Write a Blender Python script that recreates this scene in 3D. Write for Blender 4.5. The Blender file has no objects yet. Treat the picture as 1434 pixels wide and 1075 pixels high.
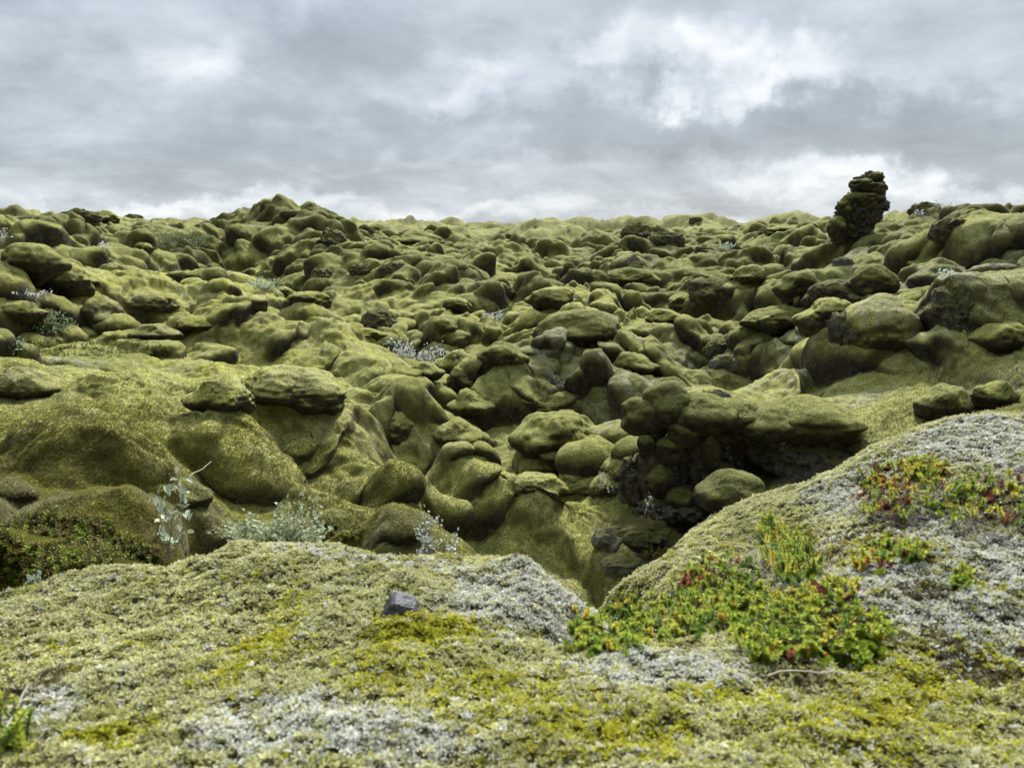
import bpy, bmesh, math, random
import numpy as np
from mathutils import Vector, Matrix

random.seed(7)
SC = bpy.context.scene
COL = SC.collection

# ------------------------------------------------------------------ camera numbers
W0, H0, FPX = 1434.0, 1075.0, 1083.0
PITCH = math.radians(11.15)
CAM = np.array([0.0, 0.0, 1.7])
CA, SA = math.cos(PITCH), math.sin(PITCH)


def ray(px, py):
    dx, dy = (px - W0 / 2) / FPX, (py - H0 / 2) / FPX
    return np.array([dx, CA - dy * SA, -SA - dy * CA])


def at(px, py, Y):
    """World point seen at photo pixel (px, py) at forward distance Y."""
    d = ray(px, py)
    return CAM + d * (Y / d[1])


def project(P):
    x, y, z = P[..., 0] - CAM[0], P[..., 1] - CAM[1], P[..., 2] - CAM[2]
    dep = y * CA - z * SA
    up = y * SA + z * CA
    return W0 / 2 + FPX * x / dep, H0 / 2 - FPX * up / dep, dep


# ------------------------------------------------------------------ numpy noise
def _hash(ix, iy, iz, seed):
    h = (ix.astype(np.uint32) * np.uint32(374761393) + iy.astype(np.uint32) * np.uint32(668265263)
         + iz.astype(np.uint32) * np.uint32(2147483647) + np.uint32((seed * 974634521) & 0xffffffff))
    h ^= h >> np.uint32(13)
    h *= np.uint32(1274126177)
    h ^= h >> np.uint32(16)
    h *= np.uint32(2246822519)
    h ^= h >> np.uint32(13)
    return h


def hash01(ix, iy, seed, iz=None):
    iz = np.zeros_like(ix) if iz is None else iz
    return (_hash(ix, iy, iz, seed) & np.uint32(0xffffff)).astype(np.float32) / np.float32(0xffffff)


def noise2(x, y, seed=0):
    """Gradient noise, about -0.7..0.7."""
    fx, fy = np.floor(x), np.floor(y)
    ix, iy = fx.astype(np.int64), fy.astype(np.int64)
    tx, ty = (x - fx).astype(np.float32), (y - fy).astype(np.float32)
    ux, uy = tx * tx * tx * (tx * (tx * 6 - 15) + 10), ty * ty * ty * (ty * (ty * 6 - 15) + 10)

    def g(ox, oy):
        a = hash01(ix + ox, iy + oy, seed) * np.float32(2 * math.pi)
        return np.cos(a) * (tx - ox) + np.sin(a) * (ty - oy)
    a, b, c, d = g(0, 0), g(1, 0), g(0, 1), g(1, 1)
    return (a + ux * (b - a)) * (1 - uy) + (c + ux * (d - c)) * uy


def noise3(x, y, z, seed=0):
    """Value noise in 3-D, -1..1."""
    fx, fy, fz = np.floor(x), np.floor(y), np.floor(z)
    ix, iy, iz = fx.astype(np.int64), fy.astype(np.int64), fz.astype(np.int64)
    s = lambda t: t * t * t * (t * (t * 6 - 15) + 10)
    ux, uy, uz = s(x - fx), s(y - fy), s(z - fz)
    r = 0
    for ox in (0, 1):
        for oy in (0, 1):
            for oz in (0, 1):
                w = (ux if ox else 1 - ux) * (uy if oy else 1 - uy) * (uz if oz else 1 - uz)
                r = r + w * (hash01(ix + ox, iy + oy, seed, iz + oz) * 2 - 1)
    return r


def sstep(a, b, x):
    t = np.clip((x - a) / (b - a), 0, 1)
    return t * t * (3 - 2 * t)


# ------------------------------------------------------------------ macro terrain
class TPS:
    """Smooth surface through control points, in (X/Y, ln Y) with value z/Y."""
    def __init__(self, pts, lam=1e-3, su=1.0, sv=0.55):
        P = np.array(pts, dtype=float)
        self.su, self.sv = su, sv
        self.c = np.stack([P[:, 0] / P[:, 1] * su, np.log(P[:, 1]) * sv], 1)
        val = (P[:, 2] - CAM[2]) / P[:, 1]
        n = len(P)
        K = self.k(((self.c[:, None] - self.c[None]) ** 2).sum(-1)) + lam * np.eye(n)
        Q = np.concatenate([np.ones((n, 1)), self.c], 1)
        A = np.block([[K, Q], [Q.T, np.zeros((3, 3))]])
        s = np.linalg.solve(A, np.concatenate([val, np.zeros(3)]))
        self.w, self.a = s[:n], s[n:]

    @staticmethod
    def k(r2):
        return 0.5 * r2 * np.log(r2 + 1e-12)

    def direct(self, X, Y):
        u, v = X / Y * self.su, np.log(Y) * self.sv
        out = self.a[0] + self.a[1] * u + self.a[2] * v
        for (cu, cv), w in zip(self.c, self.w):
            out = out + w * self.k((u - cu) ** 2 + (v - cv) ** 2)
        return out * Y + CAM[2]


def W(px, py, Y):
    return tuple(at(px, py, Y))


def R(u, Y, z):           # hidden ground, z relative to the eye
    return (u * Y, Y, z + CAM[2])


FIELD = [W(px, 322, 300) for px in (-400, 100, 717, 1300, 1800)] + [W(px, 326, 110) for px in (-300, 200, 500, 717, 950, 1150, 1700)] + [
    W(720, 334, 60), W(950, 333, 60), W(560, 330, 50), W(720, 346, 38), W(720, 375, 24), W(720, 402, 18), W(720, 440, 13), W(720, 480, 10),
    W(720, 530, 7.8), W(720, 580, 6.5), W(760, 640, 5.4), W(760, 690, 4.8), W(800, 750, 4.3), W(900, 775, 4.0),
    W(560, 640, 4.9), W(480, 600, 5.0), W(400, 560, 5.6), W(420, 700, 3.7), W(620, 770, 3.6), W(300, 606, 4.05), W(300, 665, 3.65), W(300, 560, 5.3),
    W(300, 500, 7), W(300, 440, 9.5), W(330, 400, 12), W(150, 500, 6.2), W(30, 525, 5.2), W(30, 600, 3.25), W(110, 598, 3.25), W(100, 690, 2.85), W(200, 650, 3.45), W(80, 780, 2.4),
    W(30, 440, 8.5), W(30, 385, 12), W(30, 335, 17), W(60, 326, 22), R(-.6, 36, .1), R(-1.0, 22, .9), R(-1.0, 9, -.3), R(-1.0, 4, -.7),
    W(225, 337, 30), W(290, 336, 30), W(230, 345, 22), W(200, 385, 15), W(330, 325, 45), W(330, 345, 30), W(380, 380, 20),
    W(410, 328, 28), W(345, 333, 32), W(485, 337, 30), W(420, 345, 22), R(-.28, 40, -.2),
    W(520, 345, 26), W(560, 365, 21), W(560, 402, 15), W(600, 445, 12), W(600, 500, 9), W(500, 470, 9.5), W(520, 540, 7),
    W(905, 342, 32), W(870, 365, 22), W(880, 425, 14), W(960, 342, 27), W(1000, 380, 18), W(1000, 440, 12), W(1000, 500, 8.5), W(930, 540, 7),
    W(1000, 335, 42), W(1100, 325, 38), W(1080, 352, 24), W(1120, 390, 15), W(1120, 440, 10.5), W(1120, 500, 7.3),
    W(1120, 555, 5.4), W(1000, 565, 5.2), W(960, 735, 4.1), W(1100, 705, 4.0), W(1180, 690, 4.0), W(880, 640, 5.0),
    W(1195, 344, 13), W(1180, 338, 14), W(1250, 314, 13.5), W(1380, 296, 13), R(.62, 20, -.1), R(.5, 20, -.4), R(.43, 20, -.5), R(1.0, 13, .7),
    W(1300, 338, 11), W(1410, 345, 9.5), W(1300, 380, 9), W(1410, 400, 7.5), W(1250, 440, 7.5), W(1250, 490, 6.2), W(1410, 470, 5.8),
    W(1330, 520, 5.0), W(1400, 565, 4.2), W(1250, 575, 4.6), R(1.0, 5, -.6),
    R(-.6, 1.7, -1.2), R(0, 1.7, -1.7), R(0, 2.6, -1.75), R(.2, 2.7, -1.8), R(.6, 2.5, -1.3), R(.6, 1.7, -1.25), R(-1.3, 2, -1.0), R(1.3, 2, -1.0),
    R(-1.5, 300, -1), R(1.5, 300, -1), R(-2.4, 1.6, -1.3), R(2.4, 1.6, -1.3), R(-2.4, 6, -.7), R(2.4, 6, -.5), R(-2.4, 40, .2), R(2.4, 40, .2)]
field = TPS(FIELD, lam=2e-4)

NEAR = [R(-.75, .3, -.44), R(0, .3, -.44), R(.75, .3, -.46), W(0, 1075, .62), W(360, 1075, .64), W(720, 1075, .65), W(1075, 1075, .65), W(1434, 1075, .66),
        W(0, 930, .9), W(300, 930, .9), W(600, 930, .9), W(900, 950, .88), W(1150, 960, .86), W(1434, 930, .9),
        W(0, 841, 1.2), W(60, 824, 1.25), W(130, 808, 1.3), W(190, 808, 1.32), W(250, 798, 1.34), W(300, 782, 1.36), W(420, 766, 1.38), W(500, 778, 1.37), W(560, 784, 1.36), W(640, 783, 1.36), W(700, 788, 1.34),
        W(756, 802, 1.28), W(788, 830, 1.2), W(802, 866, 1.1), W(600, 806, 1.24), W(650, 806, 1.23), W(705, 812, 1.21), W(745, 832, 1.13), R(.085, 1.28, -.74), R(-.05, 1.48, -.70), R(-.12, 1.48, -.71), R(-.2, 1.5, -.72), R(-.3, 1.5, -.74), R(.0, 1.45, -.72), R(.09, 1.42, -.88), R(.06, 1.5, -.95), W(420, 830, 1.14), W(600, 845, 1.1), W(200, 860, 1.1), W(720, 880, 1.04),
        W(850, 850, 1.5), W(950, 765, 1.75), W(1040, 704, 1.95), W(1150, 674, 1.9), W(1200, 640, 1.85), W(1250, 615, 1.82), W(1340, 588, 1.78), W(1434, 584, 1.75),
        W(870, 900, 1.1), W(920, 840, 1.36), W(1000, 850, 1.2), W(1050, 770, 1.55), W(1130, 760, 1.5), W(1120, 840, 1.16), W(1250, 700, 1.45), W(1380, 660, 1.45),
        W(1434, 750, 1.2), W(1300, 790, 1.15), W(1200, 830, 1.1), W(1380, 860, 1.0), W(1000, 905, 1.0), W(1200, 920, .95),
        R(-.66, 1.5, -1.0), R(-.4, 1.75, -1.15), R(-.2, 1.8, -1.2), R(-.05, 1.75, -1.2), R(.04, 1.7, -1.2), R(.1, 2.0, -1.2), R(.2, 2.25, -1.15), R(.35, 2.4, -1.0), R(.5, 2.3, -.85), R(.7, 2.2, -.75),
        R(-1.1, .8, -.5), R(-1.1, 1.4, -.9), R(1.1, .8, -.5), R(1.1, 1.4, -.4), R(1.1, 2.2, -.7), R(-.6, 2.3, -1.8), R(0, 2.4, -1.9), R(.4, 2.9, -1.8), R(.8, 2.9, -1.4)] + [R(s * u, y, z) for s in (-1, 1) for u, y, z in ((2.9, .25, -.46), (2.9, .6, -.62), (2.9, 1.0, -1.0), (2.9, 1.6, -1.7), (2.9, 2.6, -2.3), (1.8, .3, -.46), (1.7, .8, -.6))]
near = TPS(NEAR, lam=1e-5, sv=1.0)


class Lookup:
    """Macro surface sampled on a fine (X/Y, ln Y) table, read bilinearly."""
    def __init__(self, tps, u0, u1, y0, y1, n):
        self.u0, self.u1, self.v0, self.v1, self.n = u0, u1, math.log(y0), math.log(y1), n
        U, V = np.meshgrid(np.linspace(u0, u1, n), np.linspace(self.v0, self.v1, n))
        Y = np.exp(V)
        self.z = tps.direct(U * Y, Y)
        zx = np.gradient(self.z, axis=1) / ((u1 - u0) / (n - 1)) / Y
        zv = np.gradient(self.z, axis=0) / ((self.v1 - self.v0) / (n - 1)) / Y
        self.gx, self.gy = zx, zv - U * zx

    def read(self, T, X, Y):
        a = np.clip((X / Y - self.u0) / (self.u1 - self.u0) * (self.n - 1), 0, self.n - 1.001)
        b = np.clip((np.log(Y) - self.v0) / (self.v1 - self.v0) * (self.n - 1), 0, self.n - 1.001)
        i, j = a.astype(int), b.astype(int)
        f, g = a - i, b - j
        return (T[j, i] * (1 - f) + T[j, i + 1] * f) * (1 - g) + (T[j + 1, i] * (1 - f) + T[j + 1, i + 1] * f) * g

    def h(self, X, Y):
        return self.read(self.z, np.asarray(X, float), np.asarray(Y, float))


FLD = Lookup(field, -2.5, 2.5, .9, 420, 700)


def hit(px, py, y0=2.0, y1=300, lut=None):
    lut = lut or FLD
    Y = np.exp(np.linspace(math.log(y0), math.log(y1), 900))
    d = ray(px, py)
    X, Z = d[0] / d[1] * Y, CAM[2] + d[2] / d[1] * Y
    below = np.nonzero(Z < lut.h(X, Y))[0]
    i = below[0] if len(below) else np.argmin(Z - lut.h(X, Y))
    return np.array([X[i], Y[i], lut.h(X[i:i + 1], Y[i:i + 1])[0]])


# ------------------------------------------------------------------ mesh helpers
def mesh_from(name, verts, faces, mat=None, smooth=True, colors=None, attr='tint'):
    """faces: (n,k) int array with one k, or list of such arrays."""
    me = bpy.data.meshes.new(name)
    verts = np.ascontiguousarray(verts, dtype=np.float32)
    fl = faces if isinstance(faces, list) else [faces]
    me.vertices.add(len(verts))
    me.vertices.foreach_set('co', verts.ravel())
    loops = np.concatenate([f.ravel() for f in fl]).astype(np.int32)
    tot = np.concatenate([np.full(len(f), f.shape[1], np.int32) for f in fl])
    me.loops.add(len(loops))
    me.loops.foreach_set('vertex_index', loops)
    me.polygons.add(len(tot))
    me.polygons.foreach_set('loop_start', np.concatenate([[0], np.cumsum(tot)[:-1]]).astype(np.int32))
    me.polygons.foreach_set('use_smooth', np.full(len(tot), smooth))
    if colors is not None:
        a = me.attributes.new(attr, 'FLOAT_COLOR', 'POINT')
        c = np.ones((len(verts), 4), np.float32)
        c[:, :3] = colors
        a.data.foreach_set('color', c.ravel())
    me.update(calc_edges=True)
    if mat:
        me.materials.append(mat)
    return me


def obj(name, me, parent=None, loc=None, kind=None):
    o = bpy.data.objects.new(name, me)
    COL.objects.link(o)
    if parent:
        o.parent = parent
    if loc is not None:
        o.location = tuple(float(v) for v in loc)
    if kind:
        o['kind'] = kind
    return o


def tag(o, label, cat, group=None):
    o['label'], o['category'] = label, cat
    if group:
        o['group'] = group
    return o


def empty(name, loc, label, cat, group=None):
    return tag(obj(name, None, loc=loc), label, cat, group)


def grid_faces(nr, nc):
    i = np.arange(nr - 1)[:, None] * nc + np.arange(nc - 1)[None]
    return np.stack([i, i + 1, i + nc + 1, i + nc], -1).reshape(-1, 4)


# ------------------------------------------------------------------ node helpers
class NT:
    def __init__(self, name):
        self.m = bpy.data.materials.new(name)
        self.m.use_nodes = True
        self.t = self.m.node_tree
        self.b = self.t.nodes['Principled BSDF']
        self.pos = None

    def n(self, typ, ins=None, **kw):
        nd = self.t.nodes.new(typ)
        for k, v in kw.items():
            setattr(nd, k, v)
        for k, v in (ins or {}).items():
            self.put(nd.inputs[k], v)
        return nd

    def put(self, sock, v):
        if hasattr(v, 'is_output'):
            self.t.links.new(v, sock)
        elif isinstance(v, (tuple, list)) and len(v) == 3 and sock.type == 'RGBA':
            sock.default_value = (*v, 1)
        else:
            sock.default_value = v

    def P(self):
        if self.pos is None:
            self.pos = self.n('ShaderNodeNewGeometry')
        return self.pos.outputs['Position']

    def noise(self, scale, detail=3, rough=.55, vec=None, dist=0.0):
        return self.n('ShaderNodeTexNoise', {'Vector': vec or self.P(), 'Scale': scale, 'Detail': detail, 'Roughness': rough, 'Distortion': dist}).outputs['Fac']

    def math(self, op, a, b=0.0, c=0.0, clamp=False):
        nd = self.n('ShaderNodeMath', operation=op, use_clamp=clamp)
        for i, v in enumerate((a, b, c)):
            self.put(nd.inputs[i], v)
        return nd.outputs[0]

    def step(self, v, a, b):
        return self.n('ShaderNodeMapRange', {'Value': v, 'From Min': a, 'From Max': b}, interpolation_type='SMOOTHSTEP').outputs[0]

    def mix(self, f, a, b, mode='MIX'):
        nd = self.n('ShaderNodeMix', data_type='RGBA', blend_type=mode)
        self.put(nd.inputs[0], f)
        self.put(nd.inputs[6], a)
        self.put(nd.inputs[7], b)
        return nd.outputs[2]

    def bump(self, h, dist, strength=1.0, normal=None):
        ins = {'Height': h, 'Distance': dist, 'Strength': strength}
        if normal is not None:
            ins['Normal'] = normal
        return self.n('ShaderNodeBump', ins).outputs[0]

# ------------------------------------------------------------------ materials
def moss_material(name, base=((.122, .125, .036), (.255, .258, .075)), grey=0.0, rock_at=0.12, rock=True):
    """Woolly-fringe moss over lava: moss where the surface can hold it, bare lava where it is too steep."""
    k = NT(name)
    big, mid, fine = k.noise(.55, 3), k.noise(3.1, 4), k.noise(120, 4, .65)
    grit = k.noise(330, 2, .6)
    c = k.mix(k.step(big, .36, .64), base[0], base[1])
    c = k.mix(k.math('MULTIPLY', k.step(k.noise(1.3, 5, .6), .56, .72), .75), c, (.30, .285, .165))       # dry grey-tipped moss
    c = k.mix(k.math('MULTIPLY', k.step(k.noise(2.3, 4, .6, dist=.4), .60, .74), .7), c, (.105, .08, .032))    # brown old moss
    c = k.mix(k.math('MULTIPLY', k.step(mid, .56, .75), .45), c, (.35, .33, .055))
    pale = k.n('ShaderNodeAttribute', attribute_name='pale').outputs['Fac']
    c = k.mix(k.math('MULTIPLY', pale, .8, clamp=True), c, k.mix(k.step(mid, .4, .62), (.40, .385, .085), (.43, .42, .16)))
    att = k.n('ShaderNodeAttribute', attribute_name='tint')
    sep = k.n('ShaderNodeSeparateColor', {0: att.outputs['Color']})
    c = k.mix(k.math('MULTIPLY', sep.outputs[1], k.step(mid, .3, .6)), c, (.15, .17, .03))
    gm = k.math('ADD', sep.outputs[2], grey)
    c = k.mix(k.math('MULTIPLY', gm, k.step(k.noise(9, 5, .65), .42, .6), clamp=True), c, (.33, .32, .25))
    spk = k.math('MULTIPLY_ADD', k.step(fine, .3, .7), .9, .5)
    spk = k.math('MULTIPLY', spk, k.math('MULTIPLY_ADD', k.step(grit, .32, .68), .7, .62))
    c = k.mix(1.0, c, k.n('ShaderNodeCombineColor', {0: spk, 1: spk, 2: spk}).outputs[0], 'MULTIPLY')
    hgt = k.math('ADD', k.math('MULTIPLY', fine, 1.0), k.math('MULTIPLY', grit, .35))
    mot = k.math('MULTIPLY_ADD', k.step(k.noise(15, 6, .72), .32, .68), .62, .69)
    c = k.mix(1.0, c, k.n('ShaderNodeCombineColor', {0: mot, 1: mot, 2: k.math('MULTIPLY', mot, k.math('MULTIPLY_ADD', k.noise(5, 3), .5, .75))}).outputs[0], 'MULTIPLY')
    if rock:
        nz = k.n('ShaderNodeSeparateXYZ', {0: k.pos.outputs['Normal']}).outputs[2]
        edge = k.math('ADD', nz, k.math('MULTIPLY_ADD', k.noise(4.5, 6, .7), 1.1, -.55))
        thin = k.math('SUBTRACT', 1.0, k.step(edge, rock_at - .05, rock_at + .50))     # shade of fronts and undersides painted in as brown, around the bare lava
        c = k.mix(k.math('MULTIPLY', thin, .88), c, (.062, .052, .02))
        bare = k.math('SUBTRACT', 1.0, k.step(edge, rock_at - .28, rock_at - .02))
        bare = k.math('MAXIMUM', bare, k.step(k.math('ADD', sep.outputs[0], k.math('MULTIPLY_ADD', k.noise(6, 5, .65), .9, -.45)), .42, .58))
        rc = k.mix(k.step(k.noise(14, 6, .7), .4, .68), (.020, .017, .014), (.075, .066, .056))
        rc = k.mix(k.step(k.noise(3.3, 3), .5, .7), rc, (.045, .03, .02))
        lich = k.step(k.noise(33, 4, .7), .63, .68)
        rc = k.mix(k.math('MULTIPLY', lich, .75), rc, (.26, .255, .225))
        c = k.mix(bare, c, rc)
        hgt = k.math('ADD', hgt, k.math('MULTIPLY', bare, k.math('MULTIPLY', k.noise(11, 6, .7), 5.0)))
    k.put(k.b.inputs['Base Color'], c)
    k.b.inputs['Roughness'].default_value = .95
    k.b.inputs['Specular IOR Level'].default_value = .12
    k.b.inputs['Sheen Weight'].default_value = .06
    k.b.inputs['Sheen Roughness'].default_value = .6
    k.put(k.b.inputs['Sheen Tint'], (.85, .8, .5))
    lump = k.bump(k.noise(20, 4, .6), .014, .9, k.bump(k.noise(7, 4, .55), .035, .8))
    k.put(k.b.inputs['Normal'], k.bump(hgt, .012, .9, lump))
    return k.m


def rock_material(name, dark=(.020, .018, .016), pale=(.085, .078, .07), lichen=.7, mossy=0.0):
    k = NT(name)
    c = k.mix(k.step(k.noise(12, 7, .7), .4, .68), dark, pale)
    c = k.mix(k.step(k.noise(4, 4), .55, .72), c, (.05, .034, .024))
    c = k.mix(k.math('MULTIPLY', k.step(k.noise(26, 5, .7), .60, .66), lichen), c, (.30, .30, .27))
    if mossy:
        nz = k.n('ShaderNodeSeparateXYZ', {0: k.pos.outputs['Normal']}).outputs[2]
        e = k.math('ADD', nz, k.math('MULTIPLY_ADD', k.noise(6, 5, .65), 1.2, -.6))
        c = k.mix(k.step(e, 1 - mossy - .15, 1 - mossy + .15), c, (.12, .115, .03))
    k.put(k.b.inputs['Base Color'], c)
    k.b.inputs['Roughness'].default_value = .9
    k.b.inputs['Specular IOR Level'].default_value = .25
    h = k.math('ADD', k.noise(9, 7, .7), k.math('MULTIPLY', k.noise(45, 4, .7), .35))
    k.put(k.b.inputs['Normal'], k.bump(h, .06, 1.0))
    return k.m


def leaf_material(name, rough=.6, trans=.25, attr='tint'):
    k = NT(name)
    col = k.n('ShaderNodeAttribute', attribute_name=attr).outputs['Color']
    k.put(k.b.inputs['Base Color'], col)
    k.b.inputs['Roughness'].default_value = rough
    k.b.inputs['Specular IOR Level'].default_value = .12
    tr = k.n('ShaderNodeBsdfTranslucent', {'Color': col})
    mx = k.n('ShaderNodeMixShader', {0: trans, 1: k.b.outputs[0], 2: tr.outputs[0]})
    k.t.links.new(mx.outputs[0], k.t.nodes['Material Output'].inputs['Surface'])
    return k.m


def plain(name, col, rough=.8, var=.35, scale=40, bump=.002, spec=.3):
    k = NT(name)
    n_ = k.noise(scale, 4, .6)
    f = k.math('MULTIPLY_ADD', n_, var * 2, 1 - var)
    k.put(k.b.inputs['Base Color'], k.mix(1.0, col, k.n('ShaderNodeCombineColor', {0: f, 1: f, 2: f}).outputs[0], 'MULTIPLY'))
    k.b.inputs['Roughness'].default_value = rough
    k.b.inputs['Specular IOR Level'].default_value = spec
    k.put(k.b.inputs['Normal'], k.bump(n_, bump))
    return k.m


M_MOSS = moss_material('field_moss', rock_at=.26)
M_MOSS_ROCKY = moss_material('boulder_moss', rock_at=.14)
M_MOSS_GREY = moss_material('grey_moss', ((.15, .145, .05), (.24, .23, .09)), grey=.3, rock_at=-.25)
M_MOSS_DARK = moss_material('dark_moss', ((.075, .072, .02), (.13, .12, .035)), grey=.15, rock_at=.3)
M_ROCK = rock_material('lava_rock', (.04, .035, .03), (.16, .148, .13), mossy=.66)
M_ROCK_BARE = rock_material('bare_lava', (.04, .036, .032), (.17, .16, .145), .9, mossy=.3)
M_ROCK_GREY = rock_material('lichen_rock', (.09, .085, .075), (.24, .235, .205), .9, mossy=.3)
M_LEAF = leaf_material('leaf')

# ------------------------------------------------------------------ sky, sun, camera
SUN_EL, SUN_AZ = math.radians(43), math.radians(14)        # azimuth from +Y towards +X: behind the bright clouds


def build_sky():
    w = bpy.data.worlds.new('World')
    SC.world = w
    w.use_nodes = True
    k = NT.__new__(NT)
    k.t, k.pos = w.node_tree, None
    bg, out = k.t.nodes['Background'], k.t.nodes['World Output']
    tc = k.n('ShaderNodeTexCoord').outputs['Generated']
    d = k.n('ShaderNodeVectorMath', {0: tc}, operation='NORMALIZE').outputs[0]
    s = k.n('ShaderNodeSeparateXYZ', {0: d})
    z = s.outputs[2]
    den = k.math('ADD', k.math('MAXIMUM', z, 0.0), .27)
    flat = k.n('ShaderNodeCombineXYZ', {0: k.math('DIVIDE', s.outputs[0], den), 1: k.math('DIVIDE', s.outputs[1], den), 2: 0.0}).outputs[0]
    n1 = k.noise(1.15, 9, .58, flat, dist=.3)
    n2 = k.noise(3.6, 8, .6, flat, dist=.5)
    n3 = k.noise(9, 6, .6, d, dist=.6)
    v = k.math('MULTIPLY_ADD', k.math('SUBTRACT', n1, .5), 1.2, .47)
    v = k.math('MULTIPLY_ADD', k.math('SUBTRACT', n2, .5), .44, v)
    v = k.math('MULTIPLY_ADD', k.math('SUBTRACT', n3, .5), .09, v)
    dis = k.n('ShaderNodeTexNoise', {'Vector': d, 'Scale': 6.5, 'Detail': 7, 'Roughness': .62})
    dd = k.n('ShaderNodeVectorMath', {0: dis.outputs['Color'], 1: (.5, .5, .5)}, operation='SUBTRACT').outputs[0]
    dd = k.n('ShaderNodeVectorMath', {0: dd, 'Scale': .22}, operation='SCALE').outputs[0]
    wd = k.n('ShaderNodeVectorMath', {0: d, 1: dd}, operation='ADD').outputs[0]
    # banks of cloud, each in its own direction: (photo px, py, half width, half height in px, gain)
    for px, py, rx, ry, g in ((958, 118, 60, 46, .25), (1002, 82, 56, 34, .2), (1120, 112, 100, 42, .25), (1060, 128, 50, 26, .14), (868, 72, 64, 40, .26), (690, 118, 66, 30, .20),
                              (870, 192, 170, 44, -.24), (1280, 180, 190, 56, -.26), (1330, 110, 130, 70, -.06), (480, 160, 300, 60, -.09), (300, 215, 330, 56, -.13), (520, 60, 100, 90, -.06),
                              (200, 30, 130, 50, .05), (290, 80, 60, 40, .10), (440, 60, 60, 60, -.06), (620, 90, 60, 40, .08), (760, 60, 70, 40, .08), (100, 120, 120, 50, -.06), (1230, 240, 250, 22, .20), (1000, 225, 300, 18, .08), (290, 285, 330, 16, .16), (800, 303, 500, 16, .12), (600, 222, 60, 30, .06), (1050, 20, 200, 40, .1)):
        r = ray(px, py)
        r = r / np.linalg.norm(r)
        off = k.n('ShaderNodeVectorMath', {0: wd, 1: tuple(r)}, operation='SUBTRACT').outputs[0]
        q = k.n('ShaderNodeVectorMath', {0: off, 1: (FPX / rx, FPX / rx, FPX / ry)}, operation='MULTIPLY').outputs[0]
        ln = k.n('ShaderNodeVectorMath', {0: q}, operation='LENGTH').outputs['Value']
        v = k.math('MULTIPLY_ADD', k.step(ln, 1.25, .3), g, v)
    rp = k.n('ShaderNodeValToRGB', {0: v})
    e = rp.color_ramp.elements
    e[0].position, e[0].color = .10, (.26, .295, .33, 1)
    e[1].position, e[1].color = .98, (.97, .975, .98, 1)
    for p, c in ((.36, (.375, .42, .47, 1)), (.55, (.53, .585, .645, 1)), (.74, (.75, .785, .82, 1))):
        el = e.new(p)
        el.color = c
    # overcast skies brighten towards the zenith, above what the photograph shows
    up = k.math('MULTIPLY_ADD', k.step(z, .28, .8), 1.7, 1.0)
    # the unseen sky behind the viewer is dimmed, to darken fronts that face it
    up = k.math('MULTIPLY', up, k.math('MULTIPLY_ADD', k.step(s.outputs[1], -.6, .3), .70, .30))
    col = k.mix(1.0, rp.outputs[0], k.n('ShaderNodeCombineColor', {0: up, 1: up, 2: up}).outputs[0], 'MULTIPLY')
    k.put(bg.inputs['Color'], col)
    bg.inputs['Strength'].default_value = .80
    sky = k.n('ShaderNodeTexSky', sky_type='NISHITA', sun_disc=False, sun_elevation=SUN_EL, sun_rotation=SUN_AZ)
    bg2 = k.n('ShaderNodeBackground', {0: sky.outputs[0], 1: .1})
    mx = k.n('ShaderNodeMixShader', {0: .93, 1: bg2.outputs[0], 2: bg.outputs[0]})
    k.t.links.new(mx.outputs[0], out.inputs['Surface'])


build_sky()
ld = bpy.data.lights.new('sun', 'SUN')
ld.energy, ld.angle, ld.color = 5.0, math.radians(14), (1, .98, .95)
sun = bpy.data.objects.new('sun', ld)
COL.objects.link(sun)
sd = Vector((math.sin(SUN_AZ) * math.cos(SUN_EL), math.cos(SUN_AZ) * math.cos(SUN_EL), math.sin(SUN_EL)))
sun.rotation_euler = sd.to_track_quat('Z', 'Y').to_euler()
sun.location = (0, 5, 30)

cd = bpy.data.cameras.new('camera')
cam = bpy.data.objects.new('camera', cd)
COL.objects.link(cam)
cam.location = tuple(CAM)
cam.rotation_euler = (math.pi / 2 - PITCH, 0, 0)
cd.sensor_width, cd.lens = 36, FPX / W0 * 36
cd.clip_start, cd.clip_end = .05, 2000
cd.dof.use_dof, cd.dof.focus_distance, cd.dof.aperture_fstop = True, 7.0, 10.0
SC.camera = cam
SC.view_settings.view_transform, SC.view_settings.look = 'Standard', 'None'
SC.view_settings.exposure = .55
SC.view_settings.gamma = 1
SC.cycles.use_denoising = True
SC.cycles.use_adaptive_sampling = True
SC.cycles.adaptive_threshold = .015
SC.cycles.max_bounces, SC.cycles.diffuse_bounces, SC.cycles.transmission_bounces = 5, 3, 3

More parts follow.
